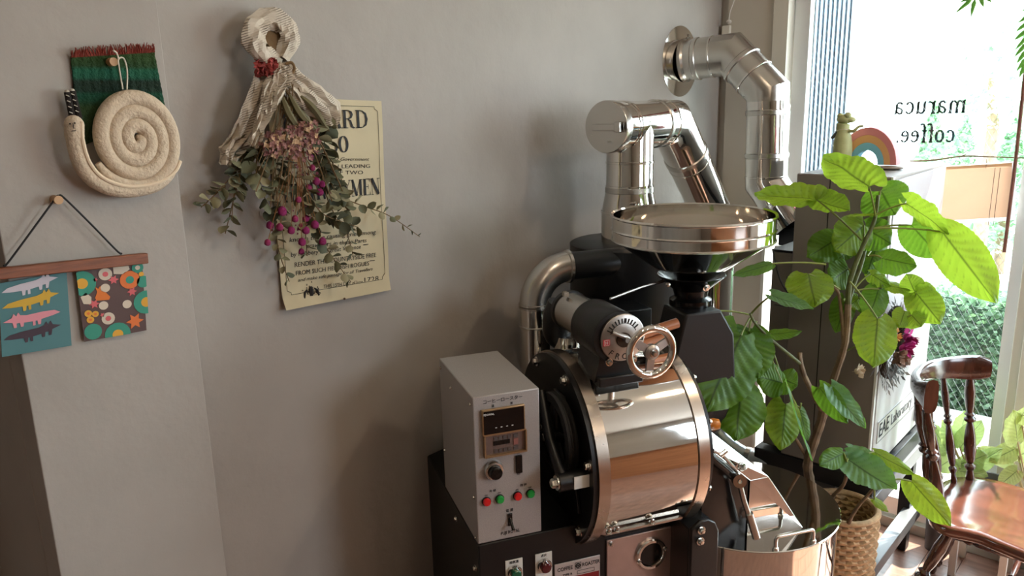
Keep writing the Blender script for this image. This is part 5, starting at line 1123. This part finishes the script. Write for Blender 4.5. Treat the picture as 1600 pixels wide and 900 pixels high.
ob('threads', tl_, mat('dark_thread', (90, 70, 60), .8), nt_)
tw0 = onp(1500, 248, 0, WX-.05); tw_ = thing('twig', 'thin bare twig lying across the window above the tan notice', 'twig', tw0)
ob('twig_stem', MB().tube(spline([onp(*p, 0, WX-.05)-tw0 for p in ((1422, 252), (1460, 250), (1505, 244), (1550, 245), (1600, 247), (1660, 250))], 5), [.003-.00005*i for i in range(26)], 7), bark, tw_)
ob('side_twig', MB().tube([onp(*p, 0, WX-.05)-tw0 for p in ((1498, 246), (1504, 243), (1509, 241))], .0016, 5), bark, tw_)
st0 = onp(1585, 250, 0, WX-.12); stk = thing('bamboo_stick', 'slim brown stick hanging down before the window edge', 'stick', st0)
stp = [onp(*p, 0, WX-.12)-st0 for p in ((1612, 40), (1600, 130), (1587, 250), (1569, 394))]
ob('stick_shaft', MB().tube(stp, .0055, 10), mat('brown_stick', (112, 68, 52), .6, noise_s=40, amt=.2), stk)
# ferny plant hanging at the top right
hg0 = onp(1640, 20, 0, 2.55); hp_ = thing('hanging_fern', 'dark green feathery fern hanging at the top of the window', 'plant', hg0)
fm = mat('fern_green', (70, 104, 62), .5, trans=(104, 150, 60))
stf = MB(); stf.tube(spline([onp(*p, 0, 2.55)-hg0 for p in ((1625, 10), (1612, 45), (1604, 90), (1602, 122))], 6), .0018, 5)
stf.tube(spline([onp(*p, 0, 2.55)-hg0 for p in ((1640, -30), (1580, -25), (1538, -8), (1518, -2))], 6), .0018, 5); ob('frond_stem', stf, fm, hp_)
def leaflet(a, b, w_):
    a, b = onp(*a, 0, 2.55)-hg0, onp(*b, 0, 2.55)-hg0; d = b-a; e = d.cross(V((1, .3, 0))).normalized()*w_; c_ = V((-.004, 0, 0))
    mb = MB().add([a, a+d*.3+e+c_, a+d*.65+e*.7+c_, b, a+d*.65-e*.7, a+d*.3-e, a+d*.5-c_*1.2], [(0, 1, 6), (1, 2, 6), (2, 3, 6), (3, 4, 6), (4, 5, 6), (5, 0, 6)])
    ob('leaflet', mb, fm, hp_, fix=False)
for a_, b_ in (((1522, -4), (1491, 22)), ((1524, -4), (1517, 28)), ((1532, -6), (1537, 12)), ((1540, -8), (1549, 4)), ((1518, -6), (1500, 4)), ((1618, 18), (1590, 36)), ((1614, 30), (1586, 50)), ((1612, 42), (1583, 64)), ((1609, 54), (1586, 78)), ((1608, 64), (1584, 90)), ((1606, 76), (1588, 100)), ((1606, 88), (1588, 112)), ((1604, 98), (1592, 122)), ((1620, 6), (1596, 18))): leaflet(a_, b_, .0065)
# white cord with pull near the pilaster
wc0 = V((2.985, 1.535, 2.05))
cdt = thing('blind_cord', 'white pull cord hanging beside the beige pilaster', 'cord', wc0)
ob('cord_line', MB().tube(spline([onp(1152, -30, 0, 2.97)-wc0, onp(1147, 0, 0, 2.97)-wc0, onp(1141, 18, 0, 2.97)-wc0, onp(1139, 32, 0, 2.97)-wc0], 6), .0022, 6), white, cdt); ob('cord_pull', MB().ball(onp(1139, 34, 0, 2.97)-wc0, .010, (1, 1, .8)), white, cdt)
ob('cord_plate', MB().box(2.985-wc0.x, 3.0-wc0.x, 1.500-wc0.y, 1.535-wc0.y, 1.74-wc0.z, 1.93-wc0.z), cream, cdt, bevel=.003)

# ------------------------------------------------------------------ plants on the floor inside and outside the window
pale = leafmat('pale_leaf', (150, 168, 104), (186, 190, 140), (214, 222, 140)); mid = leafmat('mid_leaf', (120, 146, 96), (156, 176, 128), (190, 210, 130)); deep = leafmat('deep_leaf', (70, 100, 66), (96, 126, 84), (120, 160, 70))  # mid leaf colour paled to stand in for overexposure
def potplant(o, lab, leaves, m, pr_=.09, ph=.16, pc=(96, 92, 92)):
    t = thing('potted_plant', lab, 'plant', o)
    ob('pot', MB().lathe([(0, 0), (pr_*.8, 0), (pr_, ph), (pr_*1.06, ph), (pr_*1.06, ph+.012), (pr_*.95, ph+.012), (pr_*.9, ph-.01), (0, ph-.01)], (0, 0, 0), (0, 0, 1), 32), mat('pot_%d' % pc[0], pc, .6), t)
    for i, (b_, t_, w_, dx) in enumerate(leaves):
        B_, T_ = onp(*b_, 0, o[0]+dx), onp(*t_, 0, o[0]+dx-.04); bigleaf(t, V(o), B_, T_, w_, m, cup=.2, droop=.1, nrm=(-.6, -.4, .7), seed=i)
        ob('stalk', MB().tube(bez((0, 0, ph-.01), (B_-V(o))*.6+V((0, 0, -.02)), B_-V(o), 8), .003, 6), mat('pale_stalk', (190, 180, 140), .6), t)
    return t
potplant((2.93, .22, 0), 'pale-leaved potted plant in the window corner beside the chair', [((1590, 690), (1582, 640), .09, -.1), ((1586, 672), (1602, 634), .08, -.08), ((1588, 700), (1545, 722), .07, -.05), ((1592, 712), (1640, 690), .08, -.06), ((1584, 722), (1525, 700), .07, -.02), ((1590, 735), (1560, 760), .06, -.06), ((1595, 650), (1640, 640), .08, -.1)], pale)
potplant((2.90, .425, .2205), 'mottled green potted plant seen between the chair spindles', [((1480, 705), (1452, 660), .07, -.05), ((1492, 700), (1470, 655), .07, -.03), ((1500, 700), (1535, 655), .08, -.03), ((1490, 715), (1460, 735), .08, -.05), ((1500, 725), (1545, 712), .09, -.03), ((1495, 735), (1545, 745), .08, -.05), ((1502, 690), (1505, 640), .08, 0), ((1485, 690), (1440, 690), .08, -.02), ((1510, 735), (1570, 700), .07, -.02)], mid, .07, .12)
potplant((2.968, .588, 0), 'small leafy plant in a dark pot behind the stand leg', [((1440, 660), (1432, 630), .05, .04), ((1442, 665), (1450, 640), .05, .04), ((1440, 690), (1450, 720), .05, .04), ((1440, 680), (1425, 700), .05, .02)], deep, .042, .22, (70, 68, 72))

# ------------------------------------------------------------------ outdoors
struct('ground', MB().box(3.22, 26, -18, 22, -.30, -.06), mat('pale_paving', (206, 202, 196), .85, noise_s=2, amt=.05))
cor = MB(); pa = onp(1254, 120, 0, 3.75); pb_ = onp(1329, 120, 0, 3.75)
n_ = 11; dy = (pa.y-pb_.y)/n_
for i in range(n_): cor.box(3.74, 3.762, pb_.y+dy*i, pb_.y+dy*(i+.52), -.06, 3.3)
fw_ = ob('corrugated_screen', MB().box(3.765, 3.78, pb_.y, pa.y+.35, -.06, 3.3), mat('screen_blue', (60, 74, 94), .6), smooth=False, label='tall blue-grey ribbed screen outside the window', cat='screen')
for i in range(n_): ob('screen_rib', MB().box(3.735, 3.765, pb_.y+dy*i, pb_.y+dy*(i+.5), -.06, 3.3), mat('rib_pale', (150, 166, 182), .5), fw_, smooth=False)
def leafcloud(name, cen, rad, n, s, m, par=None, shape='box', **kw):
    mb = MB(); cx_, cy_, cz_ = cen
    vs = []; fs = []
    for k in range(n):
        if shape == 'box': p = V((cx_+R.uniform(-1, 1)*rad[0], cy_+R.uniform(-1, 1)*rad[1], cz_+R.uniform(-1, 1)*rad[2]))
        elif shape == 'cone':
            t = R.random()**.6; a = R.uniform(0, 2*pi); rr_ = rad[0]*t*sqrt(R.uniform(.5, 1)); p = V((cx_+cos(a)*rr_, cy_+sin(a)*rr_, cz_+rad[2]*(1-t)))
        else:
            d = V((R.gauss(0, 1), R.gauss(0, 1), R.gauss(0, 1))).normalized()*R.uniform(.6, 1); p = V((cx_+d.x*rad[0], cy_+d.y*rad[1], cz_+d.z*rad[2]))
        x, y, z = frame(V((R.uniform(-1, .3), R.uniform(-1, 1), R.uniform(-.3, 1)))); q = s*R.uniform(.6, 1.3); o_ = len(vs)
        vs += [p+x*q, p+y*q*.55, p-x*q, p-y*q*.55]; fs.append((o_, o_+1, o_+2, o_+3))
    mb.add(vs, fs); return ob(name, mb, m, par, smooth=False, fix=False, **kw)
hm = mat('hedge_green', (98, 124, 104), .5, noise_s=9, amt=.6, trans=(120, 160, 112)); hm2 = mat('tree_green', (136, 168, 142), .6, trans=(160, 196, 150))  # greens paled in the colour, standing in for bloom through the window
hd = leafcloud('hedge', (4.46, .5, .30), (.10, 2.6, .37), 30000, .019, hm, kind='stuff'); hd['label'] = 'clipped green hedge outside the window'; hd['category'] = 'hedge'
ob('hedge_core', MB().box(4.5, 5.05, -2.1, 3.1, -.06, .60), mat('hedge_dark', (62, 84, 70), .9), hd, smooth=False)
rd = struct('kerb', MB().box(4.2, 4.36, -3, 4, -.06, .04), mat('kerb_white', (214, 210, 204), .8)); 
for i, (px, y_, h_) in enumerate(((1463, 150, .0), (1512, 160, .0), (1478, 205, 0), (1440, 225, 0), (1590, 170, 0))):
    top = onp(px, y_, 0, (8.2, 9.6, 11.0, 12.2, 8.6)[i]); t = thing('conical_tree', ['slim pale conical tree behind the lettering', 'tall slim conical tree right of the lettering', 'low broad conifer beside the lettering', 'lowest conifer behind the window lettering', 'conical tree behind the brown stick'][i], 'tree', (top.x, top.y, -.06))
    ob('trunk', MB().cyl((0, 0, 0), (0, 0, .6), .05), bark, t)
    leafcloud('foliage', (0, 0, .25), (.34, .34, top.z-.2), 1100, .05, hm2, t, 'cone', kind='stuff')
tb = onp(1560, 110, 0, 8); t = thing('leafy_tree', 'pale leafy tree high at the right behind the fern', 'tree', (tb.x, tb.y, -.06))
ob('trunk', MB().tube([(0, 0, 0), (.05, 0, 1.4), (0, .05, tb.z)], [.07, .05, .02], 10), bark, t)
leafcloud('foliage', (0, -.1, tb.z+.1), (.7, .55, .55), 1500, .045, hm2, t, 'ball', kind='stuff')
# white house beyond
ho_ = V((14, 3.2, -.06)); hs_ = thing('white_house', 'pale rendered house across the street', 'house', ho_)
hw_m = mat('house_white', (232, 232, 228), .8)
ob('wall', MB().box(0, 6, -5, 9, 0, 6.5), hw_m, hs_, smooth=False)
g0 = onp(1402, 134, 0, 13.0)-ho_; g1 = onp(1548, 122, 0, 13.0)-ho_
ob('canopy', MB().box(-1.6, 0, g1.y, g0.y, g0.z, g0.z+.10), mat('canopy_grey', (150, 154, 158), .7), hs_, smooth=False)
ob('garage', MB().box(-.05, .02, g1.y+.1, g0.y-.1, 0, g0.z-.05), mat('garage_blue', (190, 204, 212), .7), hs_, smooth=False)
for dy_ in (-.6, 1.0): 
    f_ = ob('window', MB().box(-.03, .02, g0.y+dy_, g0.y+dy_+.55, 3.6, 4.6), alu, hs_, smooth=False); ob('pane', MB().box(-.04, -.02, g0.y+dy_+.06, g0.y+dy_+.49, 3.66, 4.54), mat('far_pane', (170, 190, 205), .2), f_, smooth=False)
# slatted tan fence low at the right of the window
fe = thing('slat_fence', 'brown vertical slat fence outside at the right', 'fence', (3.45, .10, -.06))
for k in range(14): ob('slat', MB().box(0, .02, -.9+k*.085, -.9+k*.085+.07, 0, .72), mat('fence_tan', (176, 138, 112), .7), fe, smooth=False)
ob('rail', MB().box(.02, .05, -.9, .28, .55, .60), mat('fence_tan'), fe, smooth=False)

# repeats carry a shared group
for base, g in (('wall_peg', 'wooden pegs on the pillar'), ('ceiling_lamp', 'ceiling lamps'), ('picture_card', 'picture cards under the bar'), ('potted_plant', 'potted plants at the window'), ('conical_tree', 'conical trees across the street')):
    for o in bpy.data.objects:
        if o.name.split('.')[0] == base and not o.parent: o['group'] = g
